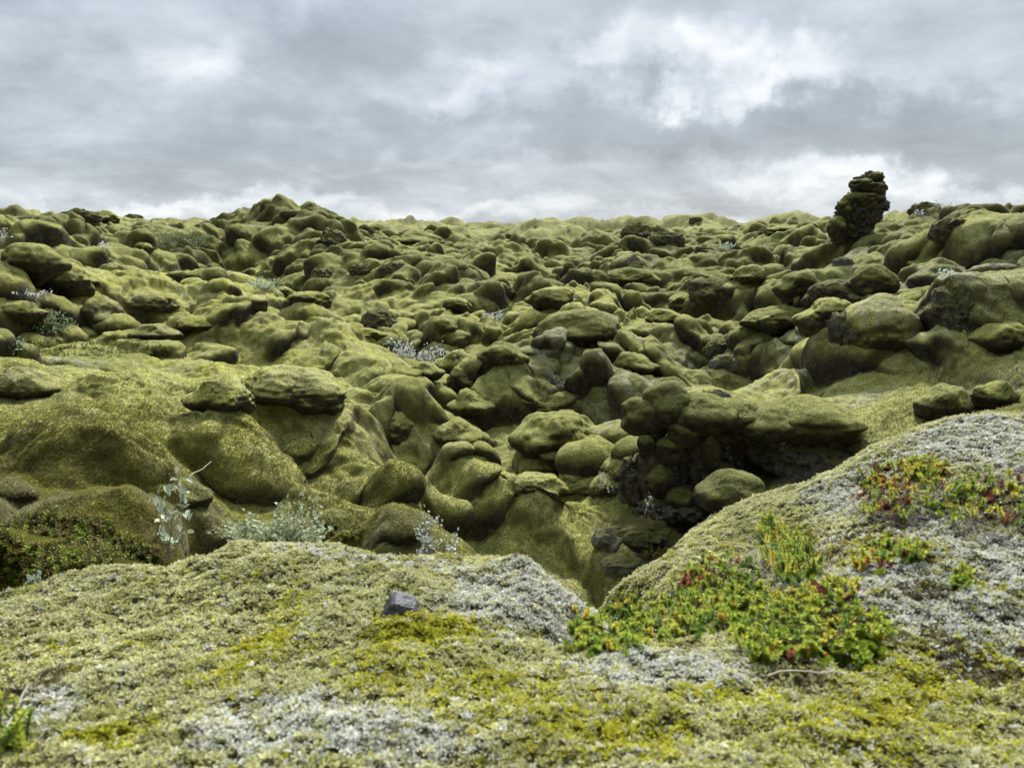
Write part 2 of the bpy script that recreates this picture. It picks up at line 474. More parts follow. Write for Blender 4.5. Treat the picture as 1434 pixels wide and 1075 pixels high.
# ------------------------------------------------------------------ the lava field
def domes(X, Y, cell, seed, hmin, hmax, keep=1.0, down=None, stretch=1.5, pits=None):
    """Moss lobes on a jittered grid: long easy backs that run into the slope, steep bulging fronts downhill.
    Where two meet the higher one wins with a soft seam. Some fronts stand over a collapsed hollow."""
    gx, gy = np.floor(X / cell).astype(np.int64), np.floor(Y / cell).astype(np.int64)
    K = 8.0 / hmax
    acc = np.ones_like(X, dtype=np.float32)
    for ox in (-1, 0, 1):
        for oy in (-1, 0, 1):
            ix, iy = gx + ox, gy + oy
            cx = (ix + .1 + .8 * hash01(ix, iy, seed)) * cell
            cy = (iy + .1 + .8 * hash01(ix, iy, seed + 1)) * cell
            r = cell * (.28 + .34 * hash01(ix, iy, seed + 2))
            t = hash01(ix, iy, seed + 3)
            H = hmin + (hmax - hmin) * t * t
            if keep < 1:
                H = H * (hash01(ix, iy, seed + 6) < keep)
            a = (hash01(ix, iy, seed + 4) - .5) * 1.3
            s = 1 + (stretch - 1) * hash01(ix, iy, seed + 5)
            ca, sa = np.cos(a), np.sin(a)
            fx, fy = down[0] * ca - down[1] * sa, down[0] * sa + down[1] * ca       # this lobe's own way down
            ex, ey = X - cx, Y - cy
            f = (ex * fx + ey * fy) / r                                                # towards its front
            g = (ex * fy - ey * fx) / (r * s)
            back = f < 0
            f = np.where(back, f / 1.9, f / .8)
            d2 = f * f + g * g
            q = np.clip(1 - d2, 0, 1)
            cs = f / np.sqrt(d2 + 1e-4)
            p = np.where(back, 1.2 - .3 * cs, 1.2 - .7 * np.clip(cs, 0, 1) ** .8)
            acc += np.expm1(K * H * q ** p).astype(np.float32)
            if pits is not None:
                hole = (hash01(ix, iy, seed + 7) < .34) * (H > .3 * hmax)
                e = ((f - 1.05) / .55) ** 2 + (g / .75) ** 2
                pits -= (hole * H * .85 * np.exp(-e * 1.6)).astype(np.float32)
    return np.log(acc) / K


def own_mounds(X, Y, Z, lst):
    """Mounds that the photograph lets one place: (x, y, radius across, radius along, height)."""
    add = np.zeros_like(X, dtype=np.float32)
    for x, y, rx, ry, h in lst:
        m = np.nonzero((np.abs(X - x) < rx * 1.1) & (Y > y - ry * 1.1) & (Y < y + ry * 1.8))
        if not len(m[0]):
            continue
        g, f = (X[m] - x) / rx, (Y[m] - y) / ry
        back = f > 0
        f = np.where(back, f / 1.7, f)
        d2 = f * f + g * g
        cs = -f / np.sqrt(d2 + 1e-4)
        q = np.clip(1 - d2, 0, 1) ** np.where(back, .95 - .4 * cs, .95 - .38 * np.clip(cs, 0, 1))
        add[m] = np.maximum(add[m], h * q)
    return add


# long folds of moss, as lines of photo points: width and height in metres
FOLDS = [([(110, 592), (200, 602), (310, 612), (388, 655)], .26, .24), ([(330, 560), (470, 612), (560, 690), (605, 775)], .28, .30), ([(430, 540), (560, 600), (650, 642), (722, 705)], .28, .28),
         ([(640, 680), (760, 722), (885, 795)], .24, .2), ([(290, 470), (430, 482), (530, 542), (565, 592)], .5, .26), ([(150, 420), (280, 425), (380, 470), (470, 500)], .8, .34),
         ([(420, 690), (500, 720), (530, 790)], .2, .2), ([(200, 640), (240, 690), (250, 750)], .16, .16), ([(1000, 545), (1120, 535), (1230, 560)], .35, .15), ([(1150, 505), (1260, 520), (1350, 500)], .4, .2), ([(700, 540), (800, 520), (900, 540)], .5, .2),
         ([(350, 320), (420, 345), (520, 380), (620, 405)], 1.6, .5), ([(900, 345), (860, 400), (780, 450)], 1.2, .5), ([(960, 345), (1030, 400), (1090, 440)], 1.2, .45),
         ([(335, 335), (385, 390), (470, 440), (560, 480)], 1.1, -.5), ([(365, 322), (410, 316), (455, 322)], 3.2, .45), ([(1060, 360), (1110, 420), (1060, 480), (930, 545)], .8, -.3)]


def folds(X, Y):
    out = np.zeros_like(X)
    for pts, w, h in FOLDS:
        q = np.array([hit(x, y)[:2] for x, y in pts])
        best = np.full(X.shape, 1e9)
        for i in range(len(q) - 1):
            d = q[i + 1] - q[i]
            t = np.clip(((X - q[i, 0]) * d[0] + (Y - q[i, 1]) * d[1]) / (d @ d), 0, 1)
            best = np.minimum(best, (X - q[i, 0] - t * d[0]) ** 2 + (Y - q[i, 1] - t * d[1]) ** 2)
        out += h * np.exp(-best / w ** 2) - .35 * h * np.exp(-best / (2.2 * w) ** 2)
    return out


def lava_points(X, Y, mounds=()):
    z0 = FLD.h(X, Y)
    gx, gy = FLD.read(FLD.gx, X, Y), FLD.read(FLD.gy, X, Y)
    gl = np.sqrt(gx * gx + gy * gy) + .12
    dx, dy = -gx / gl, -gy / gl - .45            # lobes lean down the slope, and most slopes face the viewer
    wx = X + .34 * noise2(X * .9, Y * .9, 11) + .17 * noise2(X * 2.7, Y * 2.7, 12) + .08 * noise2(X * 6, Y * 6, 15) + .03 * noise2(X * 15, Y * 15, 17)
    wy = Y + .34 * noise2(X * .9, Y * .9, 13) + .17 * noise2(X * 2.7, Y * 2.7, 14) + .08 * noise2(X * 6, Y * 6, 16) + .03 * noise2(X * 15, Y * 15, 18)
    far = sstep(5.0, 11, Y)
    calm = .35 + .65 * sstep(-.25, .25, noise2(X * .35, Y * .35, 21))
    dl = np.sqrt(dx * dx + dy * dy) + 1e-6
    dn = (dx / dl, dy / dl)
    pits = np.zeros_like(X, dtype=np.float32)
    a = domes(wx, wy, 2.1, 31, .14, .72, down=dn, stretch=1.9)
    b = np.maximum(domes(wx, wy, .84, 41, .10, .41, keep=.9, down=dn, stretch=1.6, pits=pits), domes(wx, wy, .56, 81, .05, .29, keep=.8, down=dn, pits=pits))
    c = domes(wx, wy, .38, 51, .03, .17, keep=.7, down=dn)
    pk = np.zeros_like(X)
    for px, py, pr in ((1250, 310, 3.2), (1390, 295, 2.5)):
        q = hit(px, py)
        pk = np.maximum(pk, np.exp(-((X - q[0]) ** 2 + (Y - q[1]) ** 2) / pr ** 2))
    ease = np.zeros_like(X)
    for px, py, pr in ((330, 640, 1.3), (480, 640, 1.1), (330, 520, 2.0), (250, 455, 2.2), (450, 520, 1.3), (150, 560, 1.2), (620, 720, .9), (1150, 545, .9), (1010, 540, .8), (1330, 520, .8), (780, 760, .8), (330, 395, 2.6), (400, 650, 1.2), (560, 690, 1.0), (650, 670, .9), (700, 780, 1.0), (480, 750, 1.0), (230, 650, .9), (560, 600, .8), (840, 790, .8)):
        q = hit(px, py)
        ease = np.maximum(ease, np.exp(-(((X - q[0]) ** 2 + (Y - q[1]) ** 2) / pr ** 2) ** 1.5))
    calm = calm * (1 - .75 * ease)
    pits *= (1 - ease)
    a = a * (.72 + .28 * far) * (1 - .1 * ease) * (1 - .7 * pk) + domes(wx, wy, 7.5, 91, .2, 2.0, down=dn, stretch=1.8) * sstep(28, 70, Y)
    b = b * (.85 + .25 * far) * (.42 + .58 * np.minimum(1, calm + .3)) * (1 - .35 * pk) * (1 - .15 * ease)
    c = c * (.45 + .55 * far) * (.2 + .8 * np.minimum(1, calm + .2)) * (1 - .45 * ease)
    big = .5 * noise2(X * .12, Y * .12, 61) * sstep(9, 30, Y) + .9 * noise2(X * .03, Y * .03, 62) * sstep(30, 90, Y)
    small = .05 * noise2(X * 2.6, Y * 2.6, 71) + .04 * noise2(wx * 5.5, wy * 5.5, 72) * (.5 + .5 * far) + .022 * (.5 - np.abs(noise2(wx * 9, wy * 9, 75))) + .016 * noise2(wx * 15, wy * 15, 73) + .005 * noise2(X * 34, Y * 34, 74)
    own = own_mounds(X, Y, z0, mounds)
    l = a + b + c
    l = np.where(own > 0, np.maximum(own + .3 * l, l * .8), l)
    # swell outwards: flanks bulge over the creases between the mounds
    us, vs = X[0] / Y[0], np.log(Y[:, 0])
    rel = float(np.median(np.diff(us)) / .0013)
    n7 = max(2, int(round(4 / rel)))
    wn = sstep(3.6, 7.5, Y)
    l = blur(l, 1) * wn + blur(l, n7, 2) * (1 - wn)
    lu, lv = np.gradient(l, us, axis=1), np.gradient(l, vs, axis=0)
    lx, ly = lu / Y, (lv - X / Y * lu) / Y
    gm = np.sqrt(lx * lx + ly * ly) + 1e-6
    sw = -np.minimum(gm, 2.5) / (.8 + np.minimum(gm, 2.5)) / gm * np.clip(1.1 * (b + c + .4 * own), 0, .30)
    sw = sw * np.clip(.12 - (lx * dn[0] + ly * dn[1]) / gm, 0, 1)          # only their fronts overhang
    lean = np.minimum(.85 * (.35 * a + b + c + own * .3), .6)
    sx, sy = blur(lean * dx + sw * lx, 2, 2), blur(lean * dy + sw * ly, 2, 2)
    Z = z0 + big + l + small - .22 + folds(wx, wy) + np.maximum(pits, -.4)
    lava_points.pits = pits
    return np.stack([X + sx, Y + sy, Z], -1).astype(np.float32)


def blur(a, n, times=1):
    for ax in (0, 1):
        for _ in range(times):
            c = np.cumsum(np.concatenate([np.repeat(a.take([0], ax), n + 1, ax), a, np.repeat(a.take([-1], ax), n, ax)], ax), axis=ax, dtype=np.float64)
            m = c.shape[ax]
            a = (c.take(range(2 * n + 1, m), ax) - c.take(range(0, m - 2 * n - 1), ax)) / (2 * n + 1)
    return a


def lava_grid(sub=1):
    us = np.concatenate([np.linspace(-2.4, -.75, 120)[:-1], np.linspace(-.75, .75, 1150), np.linspace(.75, 2.4, 120)[1:]])
    vs = np.concatenate([np.linspace(math.log(1.0), math.log(1.5), 50)[:-1], np.linspace(math.log(1.5), math.log(45), 1450)[:-1], np.linspace(math.log(45), math.log(400), 260)])
    U, V = np.meshgrid(us[::sub], vs[::sub])
    return U * np.exp(V), np.exp(V)


class Seen:
    """Which surface point is seen at a photo pixel."""
    def __init__(self, *clouds):
        self.P = np.concatenate([c.reshape(-1, 3) for c in clouds])
        self.x, self.y, self.d = project(self.P)

    def at(self, px, py, tol=4):
        for k in range(5):
            m = np.nonzero((np.abs(self.x - px) < tol) & (np.abs(self.y - py) < tol) & (self.d > .2))[0]
            if len(m):
                near_ = self.d[m] < self.d[m].min() * 1.06
                return self.P[m[near_]].mean(0).astype(float)
            tol *= 2
        return hit(px, py)


def paint_pale(P):
    """Where the moss grows palest and most yellow."""
    w = np.zeros(P.shape[:-1])
    for px, py, r in ((330, 560, 1.6), (500, 620, 1.2), (300, 450, 2.6), (120, 600, 1.0), (450, 490, 2.0), (60, 620, .8), (600, 700, .7), (420, 690, .7), (830, 470, 2.0), (1120, 535, 1.2), (330, 400, 3.0), (1010, 540, 1.0), (700, 740, .8)):
        q = hit(px, py)
        w = np.maximum(w, np.exp(-((P[..., 0] - q[0]) ** 2 + (P[..., 1] - q[1]) ** 2) / r ** 2))
    return w * sstep(1.0, 4.5, P[..., 1]) * (.75 + .5 * noise2(P[..., 0] * 1.7, P[..., 1] * 1.7, 401))


def build_lava(mounds, paint):
    X, Y = lava_grid()
    P = lava_points(X, Y, mounds)
    col = paint(P)
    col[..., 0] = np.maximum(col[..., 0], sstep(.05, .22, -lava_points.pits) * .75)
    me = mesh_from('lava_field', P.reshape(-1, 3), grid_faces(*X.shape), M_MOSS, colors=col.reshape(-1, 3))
    at_ = me.attributes.new('pale', 'FLOAT', 'POINT')
    at_.data.foreach_set('value', paint_pale(P).astype(np.float32).ravel())
    return obj('lava_field_terrain', me, kind='structure'), P, col

# ------------------------------------------------------------------ mounds and boulders seen in the photograph
# terrain mounds: photo px, py of the foot, width, height in px
MOUNDS = [(55, 745, 230, 110), (25, 655, 60, 60), (290, 662, 195, 62), (210, 695, 72, 48), (187, 582, 108, 38), (119, 553, 70, 22), (240, 540, 88, 36),
          (230, 602, 66, 26), (378, 618, 54, 56), (483, 600, 88, 30), (516, 594, 34, 32), (522, 556, 64, 38), (524, 690, 74, 60), (426, 488, 84, 26),
          (614, 556, 46, 38), (547, 548, 58, 28), (602, 593, 44, 40), (520, 592, 40, 34), (615, 642, 48, 34), (640, 690, 60, 50), (700, 562, 124, 58),
          (842, 640, 88, 54), (918, 630, 60, 60), (940, 590, 60, 40), (880, 600, 60, 40), (700, 700, 70, 40), (665, 708, 74, 34), (755, 832, 170, 55), (515, 785, 115, 66), (590, 700, 70, 70),
          (440, 660, 150, 40), (75, 560, 76, 46), (815, 490, 115, 50), (1326, 510, 112, 36), (988, 590, 62, 34), (1000, 610, 60, 40), (865, 446, 28, 20), (889, 443, 28, 16),
          (922, 436, 26, 20), (885, 466, 30, 18), (970, 426, 40, 20), (1012, 500, 60, 26), (890, 390, 60, 22), (620, 408, 40, 22), (652, 410, 40, 24), (590, 404, 36, 20),
          (98, 364, 42, 20), (43, 312, 38, 14), (37, 304, 52, 16), (1386, 280, 54, 14), (1324, 332, 40, 14), (1240, 330, 50, 16), (1413, 386, 64, 24), (1290, 350, 60, 20), (1360, 345, 60, 24), (1220, 360, 60, 20),
          (761, 322, 46, 7), (1121, 318, 34, 8), (266, 430, 46, 20), (80, 360, 44, 20), (160, 380, 40, 20), (140, 405, 60, 20), (330, 420, 90, 26), (225, 400, 60, 16)]

# boulders, each a thing: kind, px, py of the foot, width, height, label
#   c moss cushion with a dark undercut, b moss boulder, r rough dark lava, g grey lichened rock
BOULDERS = [
    ('c', 297, 576, 88, 52, 'plump olive moss cushion with a black undercut at its foot, on the near left slope'),
    ('c', 396, 574, 104, 46, 'long low moss boulder with two lobes, right of the plump undercut cushion'),
    ('b', 452, 577, 54, 32, 'small rounded moss lobe at the right end of the long low moss boulder'),
    ('c', 12, 558, 84, 50, 'grey-green moss boulder with a dark shadowed foot, cut by the left picture edge'),
    ('c', 592, 528, 50, 26, 'smooth lens-shaped moss cushion below the big white-leaved willow patch'),
    ('c', 649, 549, 58, 50, 'round moss boulder with a black cleft beneath, right of the lens-shaped cushion'),
    ('c', 702, 513, 68, 38, 'moss boulder with a deep black hollow on its lower left, above the mid valley'),
    ('c', 660, 586, 54, 36, 'rounded moss boulder resting on a smaller mossy foot in the valley bend'),
    ('b', 557, 610, 74, 54, 'large bulging moss boulder overlooking the gully from its left bank'),
    ('c', 641, 628, 58, 42, 'moss nose with a square dark hole in its tip, on the left gully bank'),
    ('b', 752, 578, 112, 34, 'long two-part moss boulder lying beside a purple-grey rock'),
    ('g', 771, 546, 38, 28, 'pale grey lichen-crusted rock at the right end of a broad moss mound'),
    ('r', 801, 560, 34, 15, 'flat purplish bare rock with pale flecks between moss mounds'),
    ('c', 782, 640, 100, 72, 'broad moss-roofed boulder with a deep dark cave in its front, mid gully'),
    ('c', 808, 698, 72, 36, 'flat moss cushion with a black gap below it, at the head of the near gully'),
    ('b', 748, 698, 80, 40, 'sagging moss boulder left of the flat cushion with the black gap'),
    ('b', 875, 673, 54, 38, 'smooth oval moss boulder beside the pale willow sprig, left of the dark cliff'),
    ('g', 852, 772, 38, 30, 'grey crusted knob sticking out of the smooth moss ridge above the gully floor'),
    ('g', 872, 806, 58, 24, 'grey-brown flat rock just behind the nearest moss crest in the gully'),
    ('r', 908, 770, 100, 44, 'dark reddish-brown earthy rock on the gully floor under the dark cliff'),
    ('g', 677, 673, 20, 9, 'tiny pale stone sitting on a smooth moss ridge above the gully'),
    ('b', 850, 700, 50, 34, 'low green moss hump on the gully floor left of the dark cliff'),
    ('c', 815, 482, 118, 52, 'biggest moss mound of the mid valley, overhanging a dark hollow along its front'),
    ('c', 892, 516, 60, 28, 'moss boulder with an overhanging dark front, right of the biggest mid-valley mound'),
    ('c', 771, 429, 64, 30, 'arched moss slab over a wide black hollow, in the middle distance'),
    ('c', 637, 431, 36, 17, 'small moss dome with a dark front, straight above the white-leaved willow patch'),
    ('r', 527, 462, 46, 30, 'dark brown craggy boulder with a moss hood, left of the middle'),
    ('c', 512, 474, 40, 16, 'flat moss ledge with a black slot, just below the craggy hooded boulder'),
    ('b', 624, 465, 36, 22, 'pale yellow-green rounded moss boulder between two lower mounds, mid field'),
    ('c', 430, 430, 58, 22, 'wide moss hump with a shadowed front in the left middle distance'),
    ('c', 398, 412, 24, 14, 'small dark round cushion beside the pale willow strip, left middle distance'),
    ('r', 438, 437, 30, 18, 'small dark bare rock below the wide moss hump, left middle distance'),
    ('r', 448, 398, 26, 24, 'upright dark split rock with a moss tail, on the rise below the hill'),
    ('r', 462, 342, 32, 28, 'big dark bare crag on the right flank of the left hill'),
    ('r', 512, 322, 20, 12, 'small dark stone standing on the skyline right of the left hill'),
    ('c', 580, 342, 66, 24, 'flat-topped moss outcrop with a shadowed ledge close under the skyline'),
    ('r', 510, 382, 40, 16, 'dark gap-toothed rock ledge under moss, centre left middle distance'),
    ('r', 549, 386, 38, 18, 'dark lava face under a moss brow, right of the gap-toothed ledge'),
    ('r', 711, 412, 20, 12, 'small dark rock in a moss notch, left of the arched slab'),
    ('c', 132, 463, 52, 48, 'tall dark rough boulder with thin moss beside the green bush on the left'),
    ('c', 202, 474, 58, 26, 'squat dark-fronted boulder with a moss rim, right of the tall rough boulder'),
    ('c', 203, 436, 66, 32, 'moss nose with a long dark underside, above the tall rough boulder'),
    ('c', 280, 458, 62, 20, 'smooth oval moss cushion lying on the pale yellow left slope'),
    ('c', 28, 380, 66, 44, 'large swollen moss boulder with a dark foot, on the left edge of the far slope'),
    ('c', 78, 402, 58, 38, 'moss nose hanging over a dark den, on the far left slope'),
    ('c', 110, 400, 28, 20, 'small moss lobe to the right of the dark den, far left slope'),
    ('c', 10, 448, 56, 26, 'dark olive boulder on the left picture edge, below the white-flecked ledge'),
    ('r', 104, 308, 46, 18, 'dark rubbly rock outcrop just below the left skyline'),
    ('b', 140, 303, 42, 16, 'brown-topped dome forming the highest point of the left skyline'),
    ('r', 184, 305, 22, 9, 'small dark flat stone on the left skyline'),
    ('r', 410, 305, 46, 14, 'dark rock band near the top of the left hill'),
    ('b', 197, 350, 22, 12, 'small round brown mound isolated on the upper left slope'),
    ('r', 893, 336, 34, 24, 'left one of three dark crags crowning the central rise'),
    ('r', 920, 332, 22, 20, 'topmost small crag of the three dark crags on the central rise'),
    ('r', 934, 352, 44, 30, 'broad split dark crag, lowest of three on the central rise'),
    ('g', 891, 374, 20, 16, 'single round grey stone perched below the three dark crags'),
    ('c', 885, 398, 66, 26, 'lumpy moss brow with dark pits, under the round grey stone'),
    ('r', 977, 314, 18, 10, 'dark knob rising from the distant skyline right of the centre'),
    ('r', 1073, 337, 20, 16, 'dark squarish rock in the distant field left of the pinnacle'),
    ('r', 987, 352, 22, 10, 'low dark rock beside the far pale willow, right of the three crags'),
    ('r', 1003, 420, 62, 28, 'long dark bare rock with white lichen and moss lip, right of the middle'),
    ('c', 1058, 395, 44, 26, 'moss brow over a dark niche, right of the long bare rock in the distance'),
    ('b', 960, 428, 48, 20, 'smooth plump moss boulder left of the long bare lichened rock'),
    ('b', 935, 452, 54, 24, 'rounded moss boulder with a dark shaded front, below the long bare rock'),
    ('c', 1135, 414, 66, 42, 'steep moss nose with a dark left wall, on the lower right hillside'),
    ('c', 1182, 431, 72, 40, 'dark arch-shaped boulder with a moss brow, on the lower right hillside'),
    ('c', 1236, 409, 68, 40, 'hollow boulder with a black cave mouth and brown rim, below the right hill'),
    ('g', 1185, 376, 28, 16, 'small grey mossless boulder above the dark arch-shaped boulder'),
    ('b', 1168, 470, 74, 46, 'rounded moss boulder with folds, left of the two dark rock columns'),
    ('r', 1190, 484, 34, 42, 'dark knobbly rock column with mossy heads, left of the giant boulder'),
    ('c', 1256, 496, 118, 84, 'giant round grey-green boulder with a black undercut, on the right'),
    ('r', 1354, 450, 58, 60, 'grey-black craggy knob with lichen on the right hillside'),
    ('b', 1418, 486, 60, 44, 'bright olive moss cushion at the right picture edge'),
    ('c', 1104, 460, 78, 34, 'wide moss boulder over a dark crumbly den, left of the folded boulder'),
    ('g', 1027, 519, 48, 26, 'pale grey lichen boulder nearest the middle, right valley side'),
    ('r', 1008, 496, 38, 24, 'dark grey rock just behind the pale grey lichen boulder'),
    ('g', 1007, 562, 30, 15, 'grey stone among moss just above the dark cliff'),
    ('r', 1342, 324, 38, 24, 'dark jagged rock on the upper right hillside'),
    ('r', 1289, 284, 34, 18, 'brown-black rock on the right skyline next to the pinnacle'),
    ('c', 1336, 582, 60, 46, 'dark cave boulder with brown rubble, behind the pale right foreground mound'),
    ('b', 1404, 566, 58, 34, 'pale moss cushion right of the dark cave, behind the foreground mound'),
    ('b', 1100, 330, 50, 14, 'long low moss bank on the distant skyline left of the pinnacle'),
]

_bases = {}
PLACED = []


def ico(sub):
    if sub not in _bases:
        bm = bmesh.new()
        bmesh.ops.create_icosphere(bm, subdivisions=sub, radius=1)
        v = np.array([x.co[:] for x in bm.verts])
        f = np.array([[x.index for x in p.verts] for p in bm.faces])
        bm.free()
        _bases[sub] = (v, f)
    return _bases[sub]


def boulder_points(sub, seed, a, b, c, rough=.2, under=0.0, crag=0.0, lean=0.0, skirt=0.0):
    v, f = ico(sub)
    o = seed * 7.31
    r = 1 + rough * noise3(v[:, 0] * 1.25 + o, v[:, 1] * 1.25, v[:, 2] * 1.6, seed) + (.3 if crag else .18) * rough * noise3(v[:, 0] * 2.9 + o, v[:, 1] * 2.9, v[:, 2] * 3.1, seed + 1)
    r = r + .15 * rough * noise3(v[:, 0] * 7 + o, v[:, 1] * 7, v[:, 2] * 7, seed + 2)
    if crag:
        n_ = 1 - np.abs(noise3(v[:, 0] * 3.3 + o, v[:, 1] * 3.3, v[:, 2] * 2.4, seed + 3))
        r = r + crag * (n_ ** 3 - .5) + .5 * crag * noise3(v[:, 0] * 9 + o, v[:, 1] * 9, v[:, 2] * 9, seed + 4) + .3 * crag * noise3(v[:, 0] * 22 + o, v[:, 1] * 22, v[:, 2] * 22, seed + 5)
    p = v * r[:, None]
    if skirt:                                   # sides and back run out into the moss around; only the front stands clear
        front = np.clip(-v[:, 1] / np.sqrt(v[:, 0] ** 2 + v[:, 1] ** 2 + 1e-6), 0, 1) ** .6
        s = 1 + skirt * (1 - front) * np.where(v[:, 2] > 0, (1 - np.abs(v[:, 2])) ** 2, 1)
        p[:, 0] *= s
        p[:, 1] *= s
    z = p[:, 2]
    if under:                                   # hollow below the front, flanks still on the ground
        s = sstep(.15, -.75, z)
        y = p[:, 1]
        p[:, 1] = np.where(y < 0, y * (1 - under * s * np.exp(-(p[:, 0] / .75) ** 2)), y)
        p[:, 0] *= 1 - .15 * s
    if under:                                   # a long back that runs into the slope behind
        y = p[:, 1]
        p[:, 2] = np.where(y > 0, p[:, 2] - .28 * y * y, p[:, 2])
        p[:, 1] = np.where(y > 0, y * 1.4, y)
    p[:, 0] -= lean * np.maximum(z, 0) * .3
    p += v * (.10 * (rough - .06 if crag else rough * .14) * noise3(v[:, 0] * 9 + o, v[:, 1] * 9, v[:, 2] * 9, seed + 6) + (.02 if crag else .003) * noise3(v[:, 0] * 20 + o, v[:, 1] * 20, v[:, 2] * 20, seed + 7))[:, None]
    p = p * (a, b, c)
    return p, f


def build_boulders(seen):
    extra = []
    for i, (kind, px, py, w, h, label) in enumerate(BOULDERS):
        foot = seen.at(px, py)
        s = foot[1] / FPX
        rx, hz = w * s * .5, h * s
        ry = max(rx * .85, hz * .8)
        x, y, z = foot[0], foot[1] + ry * .72, foot[2]
        seed = 100 + i * 3
        sub = 6 if w > 70 else 5
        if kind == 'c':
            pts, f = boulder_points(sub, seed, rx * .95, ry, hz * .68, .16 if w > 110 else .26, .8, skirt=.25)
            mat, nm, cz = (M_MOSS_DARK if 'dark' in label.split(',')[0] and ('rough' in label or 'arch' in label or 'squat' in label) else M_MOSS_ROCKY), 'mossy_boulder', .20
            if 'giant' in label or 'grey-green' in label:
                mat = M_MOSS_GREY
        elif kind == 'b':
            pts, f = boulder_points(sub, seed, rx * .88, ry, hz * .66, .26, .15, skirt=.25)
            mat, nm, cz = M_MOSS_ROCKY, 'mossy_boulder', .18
        elif kind == 'r':
            pts, f = boulder_points(5, seed, rx * 1.15, ry, hz * .72, .24, .12, crag=.15)
            mat, nm, cz = M_ROCK, 'lava_rock', .16
        else:
            pts, f = boulder_points(5, seed, rx * 1.08, ry, hz * .7, .22, .12, crag=.1)
            mat, nm, cz = M_ROCK_GREY, 'lichen_rock', .2
        me = mesh_from(nm, pts, f, mat)
        if kind in 'cb':
            wp = pts + (x, y, z + hz * cz)
            me.attributes.new('pale', 'FLOAT', 'POINT').data.foreach_set('value', paint_pale(wp).astype(np.float32))
        o = obj(nm, me, loc=(x, y, z + hz * cz))
        o.rotation_euler = (0, 0, random.uniform(-.25, .25))
        tag(o, label, 'rock' if kind in 'rg' else 'boulder')
        PLACED.append((o, px, py, hz, ry, cz))
        if kind in 'cb':
            extra.append((x + .1 * rx, y + ry * .62, rx * 1.55, ry * 1.15, hz * .95))
    return extra


def blob(name, parent, origin, Y, px, py, w, h, mat, seed, depth=.85, rough=.2, crag=0.0, under=0.0, sub=4, dy=0.0, lean=0.0):
    """One lump of rock or moss centred on what the photo shows at (px, py), at forward distance Y."""
    c = at(px, py, Y)
    s = Y / FPX
    pts, f = boulder_points(sub, seed, w * s * .5, w * s * .5 * depth, h * s * .5, rough, under, crag, lean)
    return pts + (c - origin) + (0, dy, 0), f


def join_blobs(name, parent, mat, parts):
    vs, fs, n = [], [], 0
    for p, f in parts:
        vs.append(p)
        fs.append(f + n)
        n += len(p)
    return obj(name, mesh_from(name, np.concatenate(vs), np.concatenate(fs), mat), parent)


def build_pinnacle():
    Y = 13.2
    base = at(1196, 338, Y)
    t = empty('lava_pinnacle', base, 'leaning pinnacle of stacked moss cushions on dark lava, tallest thing on the skyline', 'rock pinnacle')
    rock = [(1202, 290, 50, 34), (1189, 312, 30, 36), (1206, 308, 30, 30), (1229, 272, 22, 46), (1228, 252, 22, 20), (1178, 325, 26, 34), (1220, 292, 40, 30), (1218, 272, 40, 36), (1196, 318, 44, 40), (1214, 262, 36, 34), (1206, 300, 54, 46)]
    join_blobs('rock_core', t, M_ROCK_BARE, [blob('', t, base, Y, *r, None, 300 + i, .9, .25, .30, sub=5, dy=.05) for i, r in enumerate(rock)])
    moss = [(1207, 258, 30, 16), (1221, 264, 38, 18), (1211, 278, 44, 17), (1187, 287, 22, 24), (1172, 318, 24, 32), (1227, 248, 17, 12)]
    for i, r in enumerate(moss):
        join_blobs('moss_cushion', t, M_MOSS_ROCKY, [blob('', t, base, Y - .1, *r, None, 330 + i, 1.0, .30, sub=5)])


